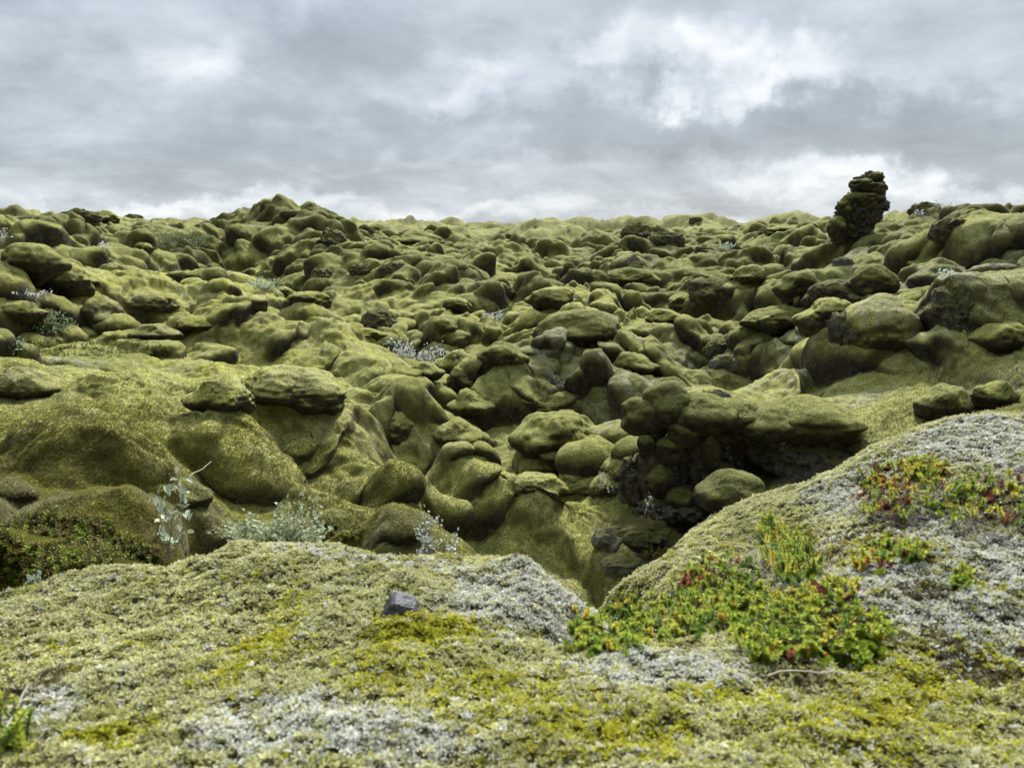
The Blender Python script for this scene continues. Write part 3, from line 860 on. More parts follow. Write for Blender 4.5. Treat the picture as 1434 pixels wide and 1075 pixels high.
def build_cliff():
    """The dark rock face above the gully floor: a broad slab and the broken columns beside it."""
    Y = 4.35
    base = at(1125, 690, Y)
    t = empty('overhanging_ledge', base, 'broad overhanging lava slab with a thick moss cap, above a black hollow', 'rock ledge')
    join_blobs('rock_face', t, M_CLIFF, [blob('', t, base, Y, *r, None, 360 + i, .8, .25, .10, sub=5, dy=d) for i, (r, d) in enumerate((
        ((1140, 640, 165, 70), .0), ((1085, 625, 80, 70), .03), ((1190, 630, 90, 60), .06), ((1120, 690, 230, 70), .22), ((1050, 660, 90, 110), .2)))])
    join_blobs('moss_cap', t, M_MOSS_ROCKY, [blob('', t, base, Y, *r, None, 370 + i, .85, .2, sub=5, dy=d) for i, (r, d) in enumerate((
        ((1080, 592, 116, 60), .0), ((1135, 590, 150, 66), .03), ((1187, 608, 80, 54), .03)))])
    Y = 4.25
    base = at(960, 740, Y)
    t = empty('rock_columns', base, 'dark brown broken lava columns under drooping moss heads, left of the overhanging slab', 'rock outcrop')
    join_blobs('rock_face', t, M_CLIFF, [blob('', t, base, Y, *r, None, 380 + i, .8, .25, .16, sub=5, dy=d) for i, (r, d) in enumerate((
        ((985, 640, 60, 130), .10), ((945, 670, 70, 120), .12), ((915, 650, 40, 70), .10), ((1010, 690, 90, 80), .05), ((960, 715, 110, 60), .08), ((1030, 640, 60, 90), .16), ((985, 645, 120, 150), .34), ((905, 690, 60, 80), .25)))])
    for i, (r, d) in enumerate((((908, 590, 74, 60), .12), ((945, 574, 84, 66), .10), ((990, 582, 96, 60), .06), ((1030, 588, 80, 50), .10), ((960, 606, 50, 44), .0), ((905, 622, 26, 30), .02), ((925, 672, 34, 46), .02), ((940, 632, 44, 40), .02), ((995, 640, 34, 60), .03), ((1000, 700, 60, 44), -.02), ((955, 700, 44, 40), .0))):
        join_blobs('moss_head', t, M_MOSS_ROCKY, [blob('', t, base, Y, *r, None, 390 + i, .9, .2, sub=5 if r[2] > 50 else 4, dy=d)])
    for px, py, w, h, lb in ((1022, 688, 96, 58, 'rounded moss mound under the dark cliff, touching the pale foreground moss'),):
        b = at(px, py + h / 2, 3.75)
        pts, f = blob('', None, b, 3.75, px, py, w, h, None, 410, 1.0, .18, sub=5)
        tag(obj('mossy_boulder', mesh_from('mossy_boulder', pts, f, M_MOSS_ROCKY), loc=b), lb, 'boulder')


M_CLIFF = rock_material('cliff_rock', (.03, .025, .021), (.17, .15, .13), .95, mossy=.25)

def photo_mounds():
    out = []
    for px, py, w, h in MOUNDS:
        foot = hit(px, py, 2.2)
        s = foot[1] / FPX
        rx = w * s * .54
        ry = rx * .95
        out.append((foot[0], foot[1] + ry * .85, rx * 1.15, ry, h * s * (1.3 if foot[1] > 7 else 1.05)))
    return out


OWN = photo_mounds()
_X, _Y = lava_grid(3)
OWN = OWN + build_boulders(Seen(lava_points(_X, _Y, OWN)))
build_pinnacle()
build_cliff()


def paint_field(P):
    """Kinds of cover on the lava: R bare lava, G fresh green turf, B grey crusted moss."""
    c = np.zeros(P.shape, np.float32)
    x, y, z = P[..., 0], P[..., 1], P[..., 2]

    def spot(ch, px, py, w, h, g=1.0, yy=None):
        q = hit(px, py) if yy is None else at(px, py, yy)
        s = q[1] / FPX
        rx = w * s * .5
        ry = max(rx * .8, h * s * 2.0)
        d = ((x - q[0]) / rx) ** 2 + ((y - q[1]) / ry) ** 2
        c[..., ch] = np.maximum(c[..., ch], g * np.exp(-d * 1.2))
    for a in ((960, 690, 150, 90), (1120, 660, 190, 60), (910, 765, 110, 40), (1350, 560, 90, 40, .8)):
        spot(0, *a)
    for a in ((140, 490, 210, 28), (250, 345, 150, 40, .7), (310, 375, 80, 18, .8), (900, 690, 50, 40), (930, 780, 70, 20), (1330, 470, 120, 40, .7), (1250, 560, 90, 30, .6), (880, 680, 60, 30, .9), (60, 790, 160, 40, .4)):
        spot(1, *a)
    for a in ((20, 600, 90, 60, .8), (60, 500, 90, 20, .8), (1330, 500, 140, 30, .9), (1120, 540, 160, 40, .7), (1310, 440, 70, 30, .9), (1200, 560, 120, 40, .6), (860, 560, 80, 20, .5), (770, 800, 120, 30, .6), (240, 510, 90, 20, .6), (1030, 520, 90, 40, .9), (1150, 485, 160, 50, .8), (1400, 545, 90, 40, .9), (1250, 430, 120, 50, .8), (770, 535, 110, 40, .8), (1385, 400, 110, 40, .8), (1180, 375, 60, 20, .8), (960, 500, 90, 30, .6), (880, 545, 110, 30, .8), (660, 520, 60, 20, .5), (1300, 345, 160, 30, .6), (1080, 585, 120, 30, .7), (110, 500, 80, 30, .6), (330, 535, 80, 20, .6)):
        spot(2, *a)
    return c


lava, LAVA_P, LAVA_TINT = build_lava(OWN, paint_field)

# ------------------------------------------------------------------ the near moss, where the photographer stands
NLUT = Lookup(near, -2.95, 2.95, .16, 3.2, 800)


def near_z(X, Y):
    z = NLUT.h(X, Y)
    z = z + .016 * noise2(X * 9, Y * 9, 201) + .012 * noise2(X * 19, Y * 19, 202) + .009 * noise2(X * 45, Y * 45, 203) + .004 * noise2(X * 110, Y * 110, 204)
    return z


_us = np.concatenate([np.linspace(-2.9, -1.15, 160)[:-1], np.linspace(-1.15, 1.15, 900), np.linspace(1.15, 2.9, 160)[1:]])
_vs = np.linspace(math.log(.18), math.log(2.9), 900)
_U, _V = np.meshgrid(_us, _vs)
_NY = np.exp(_V)
_NX = _U * _NY
NEAR_P = np.stack([_NX, _NY, near_z(_NX, _NY)], -1)
SEEN_NEAR = Seen(NEAR_P)

# patches of cover: photo px, py, radius px
WHITE = [(735, 822, 110, 56, 1.3), (560, 790, 130, 14, .6), (450, 778, 70, 12, .5), (785, 850, 40, 50, 1.2), (1180, 760, 60, 30, .6), (1420, 640, 50, 50), (640, 800, 60, 16, .7), (690, 850, 60, 40), (775, 860, 30, 40), (1290, 850, 130, 60), (1370, 870, 70, 50), (1340, 620, 110, 45), (1390, 600, 90, 30), (1200, 690, 50, 40), (1390, 780, 90, 40), (940, 945, 110, 45), (880, 930, 60, 30), (380, 1020, 130, 50), (420, 990, 60, 30),
         (1300, 730, 70, 40), (1160, 810, 40, 18), (60, 990, 50, 30), (540, 1030, 120, 40), (1250, 800, 60, 30), (20, 1010, 60, 40)]
LIME = [(168, 1040, 42, 28, 1.3), (620, 878, 75, 26, 1.1), (560, 890, 50, 22, .8), (370, 905, 50, 40, .8), (400, 860, 40, 40, .7), (1010, 985, 120, 40, .7), (1180, 1010, 180, 70, .7), (1300, 960, 100, 60, .7), (1400, 930, 50, 35, .9), (700, 960, 130, 50, .6), (880, 1040, 130, 50, .7), (1250, 745, 60, 22, .8),
        (560, 960, 120, 60, .5), (330, 940, 40, 40, .6), (1390, 830, 40, 40, .5)]
DARK = [(1395, 960, 60, 40), (1120, 950, 60, 25), (40, 960, 60, 60), (1240, 730, 60, 25), (1080, 800, 60, 40), (1400, 720, 70, 30), (480, 905, 26, 12), (1300, 830, 50, 18), (1330, 920, 30, 60), (960, 700, 40, 20)]


def near_cover(X, Y):
    Z = NLUT.h(X, Y)
    ax, ay, _ = project(np.stack([X, Y, Z], -1))
    jx, jy = 40 * noise2(X * 8, Y * 8, 211), 26 * noise2(X * 8, Y * 8, 212)

    def field_of(lst):
        w = np.zeros_like(X)
        for a in lst:
            q = SEEN_NEAR.at(a[0], a[1])
            s = q[1] / FPX
            rx, ry = a[2] * s, a[3] * s * 1.9
            d = ((X + jx * s * .6 - q[0]) / rx) ** 2 + ((Y + jy * s * 1.6 - q[1]) / ry) ** 2
            w = np.maximum(w, (a[4] if len(a) > 4 else 1) * np.exp(-d * .9))
        return w
    wob = noise2(X * 30, Y * 30, 213)
    wht = sstep(.06, .75, field_of(WHITE) + .38 * wob + .25 * noise2(X * 5, Y * 5, 214))
    lim = np.clip(field_of(LIME) + .3 * wob + .35 * noise2(X * 6, Y * 6, 215) - .08, 0, 1.2)
    drk = sstep(.35, .8, field_of(DARK) + .4 * wob)
    return wht, lim, drk


def build_near():
    k = NT('near_moss_soil')
    n_ = k.noise(120, 4, .6)
    c = k.mix(k.step(n_, .35, .7), (.035, .03, .016), (.13, .115, .05))
    c = k.mix(k.step(k.noise(190, 3, .6), .5, .72), c, (.40, .37, .16))
    k.put(k.b.inputs['Base Color'], c)
    k.b.inputs['Roughness'].default_value = 1
    k.b.inputs['Specular IOR Level'].default_value = .1
    k.put(k.b.inputs['Normal'], k.bump(n_, .008))
    obj('mossy_ground', mesh_from('mossy_ground', NEAR_P.reshape(-1, 3), grid_faces(*_NX.shape), k.m), kind='structure')

    rng = np.random.default_rng(5)
    n = 580000
    u, Y = rng.uniform(-1.5, 1.5, n), np.sqrt(rng.uniform(.36 ** 2, 2.45 ** 2, n))
    X = u * Y
    keep = rng.random(n) < 1.0
    z = near_z(X, Y)
    ax, ay, _ = project(np.stack([X, Y, z], -1))
    keep &= (ax > -520) & (ax < W0 + 520) & (ay < H0 + 160)
    e = .004
    X, Y, z = X[keep], Y[keep], z[keep]
    wht, lim, drk = near_cover(X, Y)
    clump = noise2(X * 55, Y * 55, 221) + .6 * noise2(X * 120, Y * 120, 222)
    keep = rng.random(len(X)) < np.clip(.68 + 1.15 * clump - .4 * drk, .05, 1)
    X, Y, z, wht, lim, drk = (a[keep] for a in (X, Y, z, wht, lim, drk))
    e = .01
    nx, ny = -(near_z(X + e, Y) - near_z(X - e, Y)) / (2 * e), -(near_z(X, Y + e) - near_z(X, Y - e)) / (2 * e)
    N = np.stack([nx * .7, ny * .7, np.ones_like(nx)], -1)
    N /= np.linalg.norm(N, axis=1)[:, None]
    m = len(X)
    L = 7
    print('tufts', m)
    base = np.stack([X, Y, z], -1)[:, None] + rng.normal(0, .0012, (m, L, 3))
    ang = rng.uniform(0, 2 * math.pi, (m, 1)) + np.arange(L)[None] * (2 * math.pi / L) + rng.normal(0, .35, (m, L))
    T = np.cross(N, (.3, .9, .1))
    T /= np.linalg.norm(T, axis=1)[:, None]
    B = np.cross(N, T)
    lat = np.cos(ang)[..., None] * T[:, None] + np.sin(ang)[..., None] * B[:, None]
    spread = rng.uniform(.3, 1.8, (m, L, 1))
    d = N[:, None] + lat * spread
    d /= np.linalg.norm(d, axis=2)[..., None]
    size = rng.uniform(.75, 1.35, (m, 1, 1)) * np.where(drk > .5, .8, 1)[:, None, None]
    ln = size * rng.uniform(.0045, .0080, (m, L, 1))
    wd = size * rng.uniform(.0013, .0023, (m, L, 1))
    side = np.cross(d, lat + N[:, None] * .01)
    side /= np.linalg.norm(side, axis=2)[..., None] + 1e-9
    lift = N[:, None] * .001
    tip = base + d * ln + lat * ln * .1
    mid = base + d * ln * .55 + lift
    V = np.stack([base, mid - side * wd, tip, mid + side * wd], 2)
    shade = rng.normal(1, .13, (m, 1)).clip(.6, 1.4)
    kh = np.array([.83, .80, .44]) * (1 - .12 * sstep(-.3, .4, noise2(X * 3, Y * 3, 231))[:, None])
    kh = kh + (np.array([.58, .56, .23]) - kh) * sstep(-.05, .45, noise2(X * 14, Y * 14, 232))[:, None]
    whc = np.array([.88, .87, .80])
    isw = rng.random(m) < wht * .78 + .06
    col = np.where(isw[:, None], whc, kh)
    isl = (rng.random(m) < np.clip(lim * 1.35 + .04, 0, .95)) & ~(isw & (rng.random(m) < .8))
    col = np.where(isl[:, None], np.array([.69, .66, .08]) * rng.uniform(.75, 1.15, (m, 1)), col)
    col = col + (np.array([.17, .13, .07]) - col) * ((rng.random(m) < .55 * drk + .03) * .85)[:, None]
    col = col * shade
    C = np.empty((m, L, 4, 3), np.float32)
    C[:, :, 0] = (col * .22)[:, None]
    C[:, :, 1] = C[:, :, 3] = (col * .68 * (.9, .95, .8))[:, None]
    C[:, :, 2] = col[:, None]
    idx = np.arange(m * L * 4).reshape(-1, 4)
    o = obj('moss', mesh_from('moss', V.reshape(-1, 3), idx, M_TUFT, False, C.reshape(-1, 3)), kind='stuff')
    return o


M_TUFT = leaf_material('moss_leaf', .9, .35)
build_near()

# ------------------------------------------------------------------ plants
SEEN_LAVA = Seen(LAVA_P[LAVA_P[:, 0, 1] < 60])
RNG = np.random.default_rng(11)
# boulders that the finished moss would bury come out to its surface
for o, px, py, hz, ry, cz in PLACED:
    q = SEEN_LAVA.at(px, py - .3 * hz / max(o.location.y, .1) * FPX)
    if o.location.y < 11 and q[1] < o.location.y - ry * .95:
        o.location = (float(q[0]), float(q[1] + ry * .35), float(q[2] + hz * .12))


def unit(a):
    return a / (np.linalg.norm(a, axis=-1, keepdims=True) + 1e-9)


def tube(pts, r0, r1, sides=5):
    """A tapered tube along a polyline -> verts, quads."""
    pts = np.asarray(pts, float)
    n = len(pts)
    t = unit(np.gradient(pts, axis=0))
    ref = np.where(np.abs(t[:, 2:3]) > .9, (1., 0, 0), (0, 0, 1.))
    u = unit(np.cross(t, ref))
    w = np.cross(t, u)
    a = np.arange(sides) * 2 * math.pi / sides
    r = np.linspace(r0, r1, n)[:, None, None]
    v = pts[:, None] + r * (np.cos(a)[None, :, None] * u[:, None] + np.sin(a)[None, :, None] * w[:, None])
    i = np.arange(n - 1)[:, None] * sides + np.arange(sides)[None]
    j = np.arange(n - 1)[:, None] * sides + (np.arange(sides)[None] + 1) % sides
    return v.reshape(-1, 3), np.stack([i, j, j + sides, i + sides], -1).reshape(-1, 4)


class Bag:
    def __init__(self):
        self.v, self.f, self.c, self.n = [], [], [], 0

    def add(self, v, f, c=None):
        v = np.asarray(v, float).reshape(-1, 3)
        self.v.append(v)
        self.f.append(np.asarray(f) + self.n)
        self.c.append(np.broadcast_to(np.asarray(c if c is not None else (1, 1, 1), float), v.shape))
        self.n += len(v)

    def obj(self, name, mat, parent=None, smooth=False, kind=None):
        if not self.v:
            return None
        org = np.array(parent.location) if parent else np.zeros(3)
        me = mesh_from(name, np.concatenate(self.v) - org, np.concatenate(self.f), mat, smooth, np.concatenate(self.c))
        return obj(name, me, parent, kind=kind)


def leaves(bag, base, d, up, ln, wd, col, fold=.25):
    """Many folded oval leaves at once: eight-point blades, two halves."""
    m = len(base)
    d = unit(d)
    s = unit(np.cross(d, up))
    n = np.cross(s, d)
    ln, wd = ln[:, None], wd[:, None]
    prof = ((.3, .75), (.62, .95), (.86, .5))
    mid = [base + d * ln * t + n * ln * (.10 * math.sin(t * 3)) for t in (0, .3, .62, .86, 1)]
    L = [mid[i + 1] + s * wd * w + n * wd * fold for i, (t, w) in enumerate(prof)]
    Rr = [mid[i + 1] - s * wd * w + n * wd * fold for i, (t, w) in enumerate(prof)]
    V = np.stack(mid + L + Rr, 1)                       # m x 11
    q = np.array([(0, 1, 5, 5), (1, 2, 6, 5), (2, 3, 7, 6), (3, 4, 7, 7), (0, 8, 1, 1), (1, 8, 9, 2), (2, 9, 10, 3), (3, 10, 4, 4)])
    tri = np.array([(0, 1, 5), (1, 2, 6), (1, 6, 5), (2, 3, 7), (2, 7, 6), (3, 4, 7), (0, 8, 1), (1, 8, 9), (1, 9, 2), (2, 9, 10), (2, 10, 3), (3, 10, 4)])
    F = (np.arange(m)[:, None, None] * 11 + tri[None]).reshape(-1, 3)
    bag.add(V.reshape(-1, 3), F, np.repeat(col, 11, 0))


def wander(a, b, n=7, amp=.12):
    t = np.linspace(0, 1, n)[:, None]
    p = a + (b - a) * t
    ln = np.linalg.norm(b - a)
    off = RNG.normal(0, amp * ln / 2, (n, 3)).cumsum(0)
    off -= off[-1] * t
    return p + off * np.sin(t * math.pi) ** .5


M_TWIG = plain('twig', (.19, .165, .14), .85)
M_TWIG_PALE = plain('dead_twig', (.36, .34, .31), .85)
M_TWIG_RED = plain('red_twig', (.12, .055, .04), .8)
WILLOW = (.33, .40, .28)
SILVER = (.55, .60, .55)
OLIVE = (.17, .22, .09)


def willow(label, px, py, Y, tips, leaf, col, n_leaf=12, stems=None, cl=.035, group=None):
    """A low willow: woody stems from one foot to each tip (photo px), a rosette of oval leaves at every tip."""
    base = SEEN_LAVA.at(px, py)
    if base[1] < 4:                                  # rooted just in front of the nearest mounds
        base = at(px, py, base[1] - .12)
    if Y and Y > 3:
        base = at(px, py, Y)
    Yb = base[1]
    t = empty('willow_shrub', base, label, 'shrub', group)
    tw, lf = Bag(), Bag()
    base = base - (0, 0, .03)
    for (x, y) in tips:
        tip = at(x, y, Yb + RNG.normal(0, .03 + .012 * Yb))
        path = wander(base + RNG.normal(0, .03, 3) * (1, 1, 0), tip, 8, .13)
        r = .0014 + .0004 * leaf / .02
        tw.add(*tube(path, r * 1.2, r * .5))
        m = max(3, int(n_leaf * RNG.uniform(.7, 1.3)))
        k = RNG.uniform(.55, 1, m)
        seg = np.clip((k * 7).astype(int), 0, 6)
        fr = (k * 7 - seg)[:, None]
        bp = path[seg] * (1 - fr) + path[seg + 1] * fr + RNG.normal(0, cl * .35, (m, 3))
        ax = unit(path[-1] - path[-3])
        d = unit(RNG.normal(0, 1, (m, 3)) + ax * .9 + (0, -.15, .35))
        up = unit(RNG.normal(0, .35, (m, 3)) + (0, -.3, 1))
        sc = RNG.uniform(.7, 1.2, m)
        c = np.array(col) * RNG.uniform(.8, 1.2, (m, 1)) * (1 + RNG.normal(0, .04, (m, 3)))
        leaves(lf, bp, d, up, leaf * sc, leaf * .28 * sc, np.clip(c, 0, .85))
    tw.obj('branches', M_TWIG, t, True)
    lf.obj('leaves', M_LEAF, t, False)
    return t


def spray(cx, cy, w, h, n):
    a = RNG.uniform(0, 2 * math.pi, n)
    r = np.sqrt(RNG.uniform(0, 1, n))
    return [(cx + w / 2 * r_ * math.cos(a_), cy + h / 2 * r_ * math.sin(a_)) for a_, r_ in zip(a, r)]


willow('tall thin willow sprig with large pale leaves, left of the leafy willow bush', 236, 768, None,
       [(236, 662), (246, 668), (222, 692), (240, 690), (247, 684), (232, 738), (236, 745), (265, 682), (268, 722)], .036, (.44, .51, .37), 8, cl=.03)
willow('bushiest grey-green willow with bare crooked twigs, just behind the near moss crest', 372, 775, None,
       spray(425, 728, 80, 60, 40) + spray(345, 742, 90, 30, 34) + spray(390, 748, 140, 30, 40) + spray(460, 762, 40, 20, 6) + [(420, 696), (432, 702), (340, 712), (300, 745)], .026, (.42, .47, .29), 13, cl=.034)
willow('silvery white willow sprig of two upright tufts, standing right behind the near moss crest', 602, 780, None,
       spray(602, 722, 24, 16, 6) + spray(590, 742, 30, 18, 6) + spray(606, 758, 40, 14, 6) + spray(637, 758, 14, 26, 6) + spray(585, 770, 30, 10, 4) + [(608, 714), (640, 744)], .017, SILVER, 8, cl=.014)
willow('widest white-leaved willow patch, in the mid valley left of the middle', 590, 512, None, spray(562, 484, 60, 34, 40) + spray(615, 500, 70, 24, 44) + spray(590, 492, 120, 36, 40), .032, (.62, .66, .62), 5, cl=.05)
willow('rounded green-grey willow bush beside the tall dark rough boulder', 64, 464, None, spray(64, 450, 84, 30, 80), .028, (.27, .36, .20), 9, cl=.05)
willow('dull green willow bush at the left edge above the bright turf', 12, 492, None, spray(14, 482, 46, 26, 36), .028, (.24, .31, .19), 9, cl=.05)
willow('small white-leaved willow patch on the right of the wide one, further up the valley', 691, 446, None, spray(691, 440, 38, 12, 34), .034, (.55, .60, .54), 5, cl=.05)
willow('pale green willow strip on the turf at the foot of the left slope', 370, 402, None, spray(372, 397, 60, 12, 44), .04, (.40, .48, .34), 6, cl=.06)
willow('broad dull green willow thicket high on the far left slope', 250, 346, None, spray(250, 334, 96, 26, 90), .06, (.21, .25, .12), 9, cl=.12)
willow('tiny willow on the right skyline between the rock and the last hump', 1318, 292, None, spray(1318, 286, 34, 8, 16), .035, (.40, .44, .38), 4, cl=.04)
willow('white willow fleck low on the right skyline hill just under the crest', 1292, 300, None, spray(1290, 296, 26, 8, 14), .035, (.60, .63, .60), 4, cl=.04)
willow('small silver willow sprig on the right hillside above the grey craggy knob', 1324, 388, None, spray(1325, 380, 26, 12, 12), .026, SILVER, 6, cl=.03)
willow('far pale willow patch in the distance right of the three dark crags', 1020, 348, None, spray(1018, 343, 22, 7, 18), .06, (.42, .50, .42), 5, cl=.08)
willow('pale willow sprig leaning on the moss in the gully left of the dark cliff', 850, 688, None, spray(848, 668, 22, 18, 9) + spray(858, 682, 16, 8, 5), .018, (.42, .50, .42), 6, cl=.014)
willow('thin short willow shoot in the shadow at the foot of the dark cliff', 910, 722, 3.8, spray(910, 700, 7, 22, 6), .015, (.34, .42, .34), 5, cl=.01)
willow('white-flecked willow ledge at the left edge, above the green-grey bush', 40, 416, None, spray(36, 412, 80, 8, 34), .035, (.62, .65, .62), 4, cl=.04)
willow('faint grey-green sprig in the orange moss of the valley bend', 646, 580, None, spray(646, 573, 14, 12, 6), .02, (.38, .44, .34), 5, cl=.012)
willow('white-leaved fleck on the left slope straight below the skyline stone', 145, 346, None, spray(146, 342, 18, 6, 10), .045, (.66, .68, .66), 4, cl=.04)
willow('white-leaved willow tuft at the left edge near the top of the far slope', 8, 340, None, spray(8, 330, 26, 20, 18), .05, (.58, .61, .58), 5, cl=.05)
willow('single pale seedling of four leaves in the green heath, bottom left', 50, 812, 2.2, [(47, 803), (53, 800), (55, 806), (44, 806)], .022, (.38, .47, .36), 3, cl=.006)


def shoots(bags, base, d, ln, col, n_leaf=52, leaf=.0060, wood=(.10, .06, .035)):
    """Crowberry shoots: a thin stem clothed in short fat needles, like a small bottle brush."""
    st, lf = bags
    for b, dd, l, c in zip(base, unit(d), ln, col):
        bend = RNG.normal(0, .18, 3) * (1, 1, .3)
        t = np.linspace(0, 1, 5)[:, None]
        path = b + dd * l * t + bend * l * t * t
        st.add(*tube(path, .0011, .0006, 4), wood)
        k = np.sort(RNG.uniform(.38, 1.0, n_leaf))
        p = b + dd * l * k[:, None] + bend * l * (k * k)[:, None]
        a = np.arange(n_leaf) * 2.4
        u = unit(np.cross(dd, (.2, .3, 1.0) if abs(dd[2]) < .95 else (1, 0, 0)))
        w = np.cross(dd, u)
        rad = np.cos(a)[:, None] * u + np.sin(a)[:, None] * w
        ld = unit(rad + dd * (.25 + .5 * (k[:, None] ** 4)))
        s = unit(np.cross(ld, dd + .01))
        L = leaf * RNG.uniform(.8, 1.15, (n_leaf, 1))
        wd = leaf * .27
        q0 = p + rad * .0008
        V = np.stack([q0 - s * wd * .6, q0 + ld * L * .6 - s * wd, q0 + ld * L, q0 + ld * L * .6 + s * wd, q0 + s * wd * .6], 1)
        F = (np.arange(n_leaf)[:, None, None] * 5 + np.array([(0, 1, 2), (0, 2, 4), (4, 2, 3)])[None]).reshape(-1, 3)
        cc = c * RNG.uniform(.8, 1.15, (n_leaf, 1)) * (.75 + .35 * k[:, None])
        lf.add(V.reshape(-1, 3), F, np.repeat(cc, 5, 0))


class TriBag(Bag):
    def add(self, v, f, c=None):
        f = np.asarray(f)
        if f.shape[1] == 4:
            f = np.concatenate([f[:, [0, 1, 2]], f[:, [0, 2, 3]]])
        super().add(v, f, c)


GREEN = np.array([(.25, .34, .03), (.36, .40, .045), (.15, .23, .028)])
YELL = np.array([(.44, .43, .04), (.48, .40, .04), (.34, .40, .04)])
RED = np.array([(.20, .045, .025), (.15, .035, .025), (.26, .08, .03)])
ORANGE = np.array([(.48, .19, .03), (.46, .24, .03), (.40, .13, .03)])


def palette(mix, n):
    sets = [GREEN, YELL, RED, ORANGE]
    mix = np.array(mix, float) * (1, 1.2, .3, .2)
    which = RNG.choice(4, n, p=mix / mix.sum())
    return np.array([sets[w][RNG.integers(0, 3)] for w in which])


def crowberry(label, spots, berries=(), tall=.028):
    """spots: photo px, py, half width, half height, count, (green, yellow, red, orange)."""
    c0 = SEEN_NEAR.at(spots[0][0], spots[0][1])
    t = empty('crowberry_shrub', c0, label, 'shrub')
    st, lf = TriBag(), TriBag()
    for (px, py, rx, ry, n, mixc) in spots:
        pts = []
        n = int(n * 1.05)
        for x, y in spray(px, py + 6, rx * 2, ry * 2, n):
            pts.append(SEEN_NEAR.at(x, y, 3) + RNG.normal(0, .004, 3) * (1, 1, 0))
        pts = np.array(pts)
        d = RNG.normal(0, .3, (len(pts), 3)) + (0, -.12, 1)
        ln = tall * RNG.uniform(.6, 1.15, len(pts))
        shoots((st, lf), pts - (0, 0, .006), d, ln, palette(mixc, len(pts)))
        # creeping woody stems under the shoots
        for _ in range(max(3, n // 5)):
            a, b = pts[RNG.integers(len(pts))], pts[RNG.integers(len(pts))]
            if .01 < np.linalg.norm(a - b) < .12:
                st.add(*tube(wander(a + (0, 0, .006), b + (0, 0, .014), 7, .15), .0013, .0008, 4), (.12, .075, .05))
    for a, b in zip(spots[:-1], spots[1:]):           # runners that join the clumps of one plant
        for o_ in (-4, 3):
            run = [SEEN_NEAR.at(a[0] + (b[0] - a[0]) * k + RNG.normal(0, 2), a[1] + 6 + o_ + (b[1] - a[1]) * k, 3) + (0, 0, .003) for k in np.linspace(0, 1, 9)]
            st.add(*tube(run, .0013, .0010, 4), (.12, .075, .05))
    st.obj('stems', M_LEAF, t)
    lf.obj('leaves', M_LEAF, t)
    for px, py in berries:
        p = SEEN_NEAR.at(px, py + 8)
        p = at(px, py, p[1] - .012)
        v, f = ico(3)
        v = v * (1, 1, .94)
        o = obj('berry', mesh_from('berry', v * .0042 * RNG.uniform(.9, 1.1), f, M_BERRY), t, p - np.array(t.location))
    return t


M_BERRY = plain('crowberry_skin', (.012, .011, .016), .35, .2, 300, .0002, .5)
crowberry('bright green crowberry carpet with black berries, right beside the pale mound with the stone',
          [(862, 880, 62, 32, 150, (8, 1, .2, .3)), (930, 862, 66, 34, 130, (8, 1, .3, .4)), (820, 895, 22, 18, 36, (8, 1, 0, 0)), (985, 835, 40, 26, 70, (6, 1, .8, .2)), (1030, 862, 40, 26, 70, (7, 1, .4, .8))],
          [(863, 868), (907, 822), (938, 836), (876, 846), (918, 884)])
crowberry('green crowberry clump tipped with orange leaves, nearest the middle right',
          [(1150, 885, 92, 40, 230, (8, 1.6, .1, .9)), (1120, 848, 40, 18, 60, (3, 2, .2, 4)), (1170, 830, 34, 18, 50, (3, 3, 1, 3)), (1080, 905, 40, 22, 60, (6, 2, .2, 2)), (1200, 920, 30, 20, 40, (8, 1, 0, .3))],
          [(1150, 848), (1168, 855), (1187, 918), (1210, 870)])
crowberry('taller upright yellow-green crowberry bush, beside the pale dead twig tangle',
          [(1098, 772, 32, 26, 110, (7, 4, 0, .1)), (1116, 800, 28, 18, 60, (9, 2, 0, 0)), (1075, 742, 16, 12, 26, (6, 3, 0, 0))], (), .05)
crowberry('dark green crowberry fringe with reddish shoots, left of the dead twig tangle',
          [(1010, 805, 50, 30, 100, (8, .5, 1.2, .1)), (975, 815, 16, 12, 18, (1, 0, 5, 0)), (1040, 835, 40, 18, 50, (9, .5, .3, 0))], ())
crowberry('yellow and crimson crowberry patch highest up the pale right mound',
          [(1268, 668, 62, 24, 90, (3, 6, 6, .6)), (1232, 690, 36, 24, 44, (2, 1, 18, .3)), (1250, 712, 40, 14, 40, (4, 2, 8, 0)), (1290, 655, 34, 14, 40, (1, 7, 1.5, 1)), (1305, 705, 24, 12, 24, (5, 4, 1, 0))],
          [(1262, 690), (1300, 690), (1318, 700)])
crowberry('sparse green crowberry with many black berries, at the right picture edge',
          [(1390, 690, 54, 30, 42, (6, 3, 6, .2)), (1345, 705, 34, 24, 30, (6, 2, 1, .2)), (1420, 725, 24, 14, 14, (3, 1, 4, 0))],
          [(1385, 683), (1396, 695), (1410, 688), (1380, 720), (1402, 706), (1366, 700)])
crowberry('thin line of small orange and green crowberry shoots crossing the pale moss',
          [(1262, 775, 34, 10, 34, (6, 4, .6, 1)), (1215, 790, 24, 10, 18, (1, 2, 1, 5)), (1240, 765, 14, 8, 10, (2, 2, 0, 5))], ())
crowberry('small lone green crowberry tuft on white moss at the right',
          [(1345, 812, 16, 12, 18, (8, 2, 0, 0))], ())
crowberry('bright green crowberry shoots in the bottom left corner', [(18, 1046, 34, 14, 16, (8, 3, 0, 0))], (), .05)


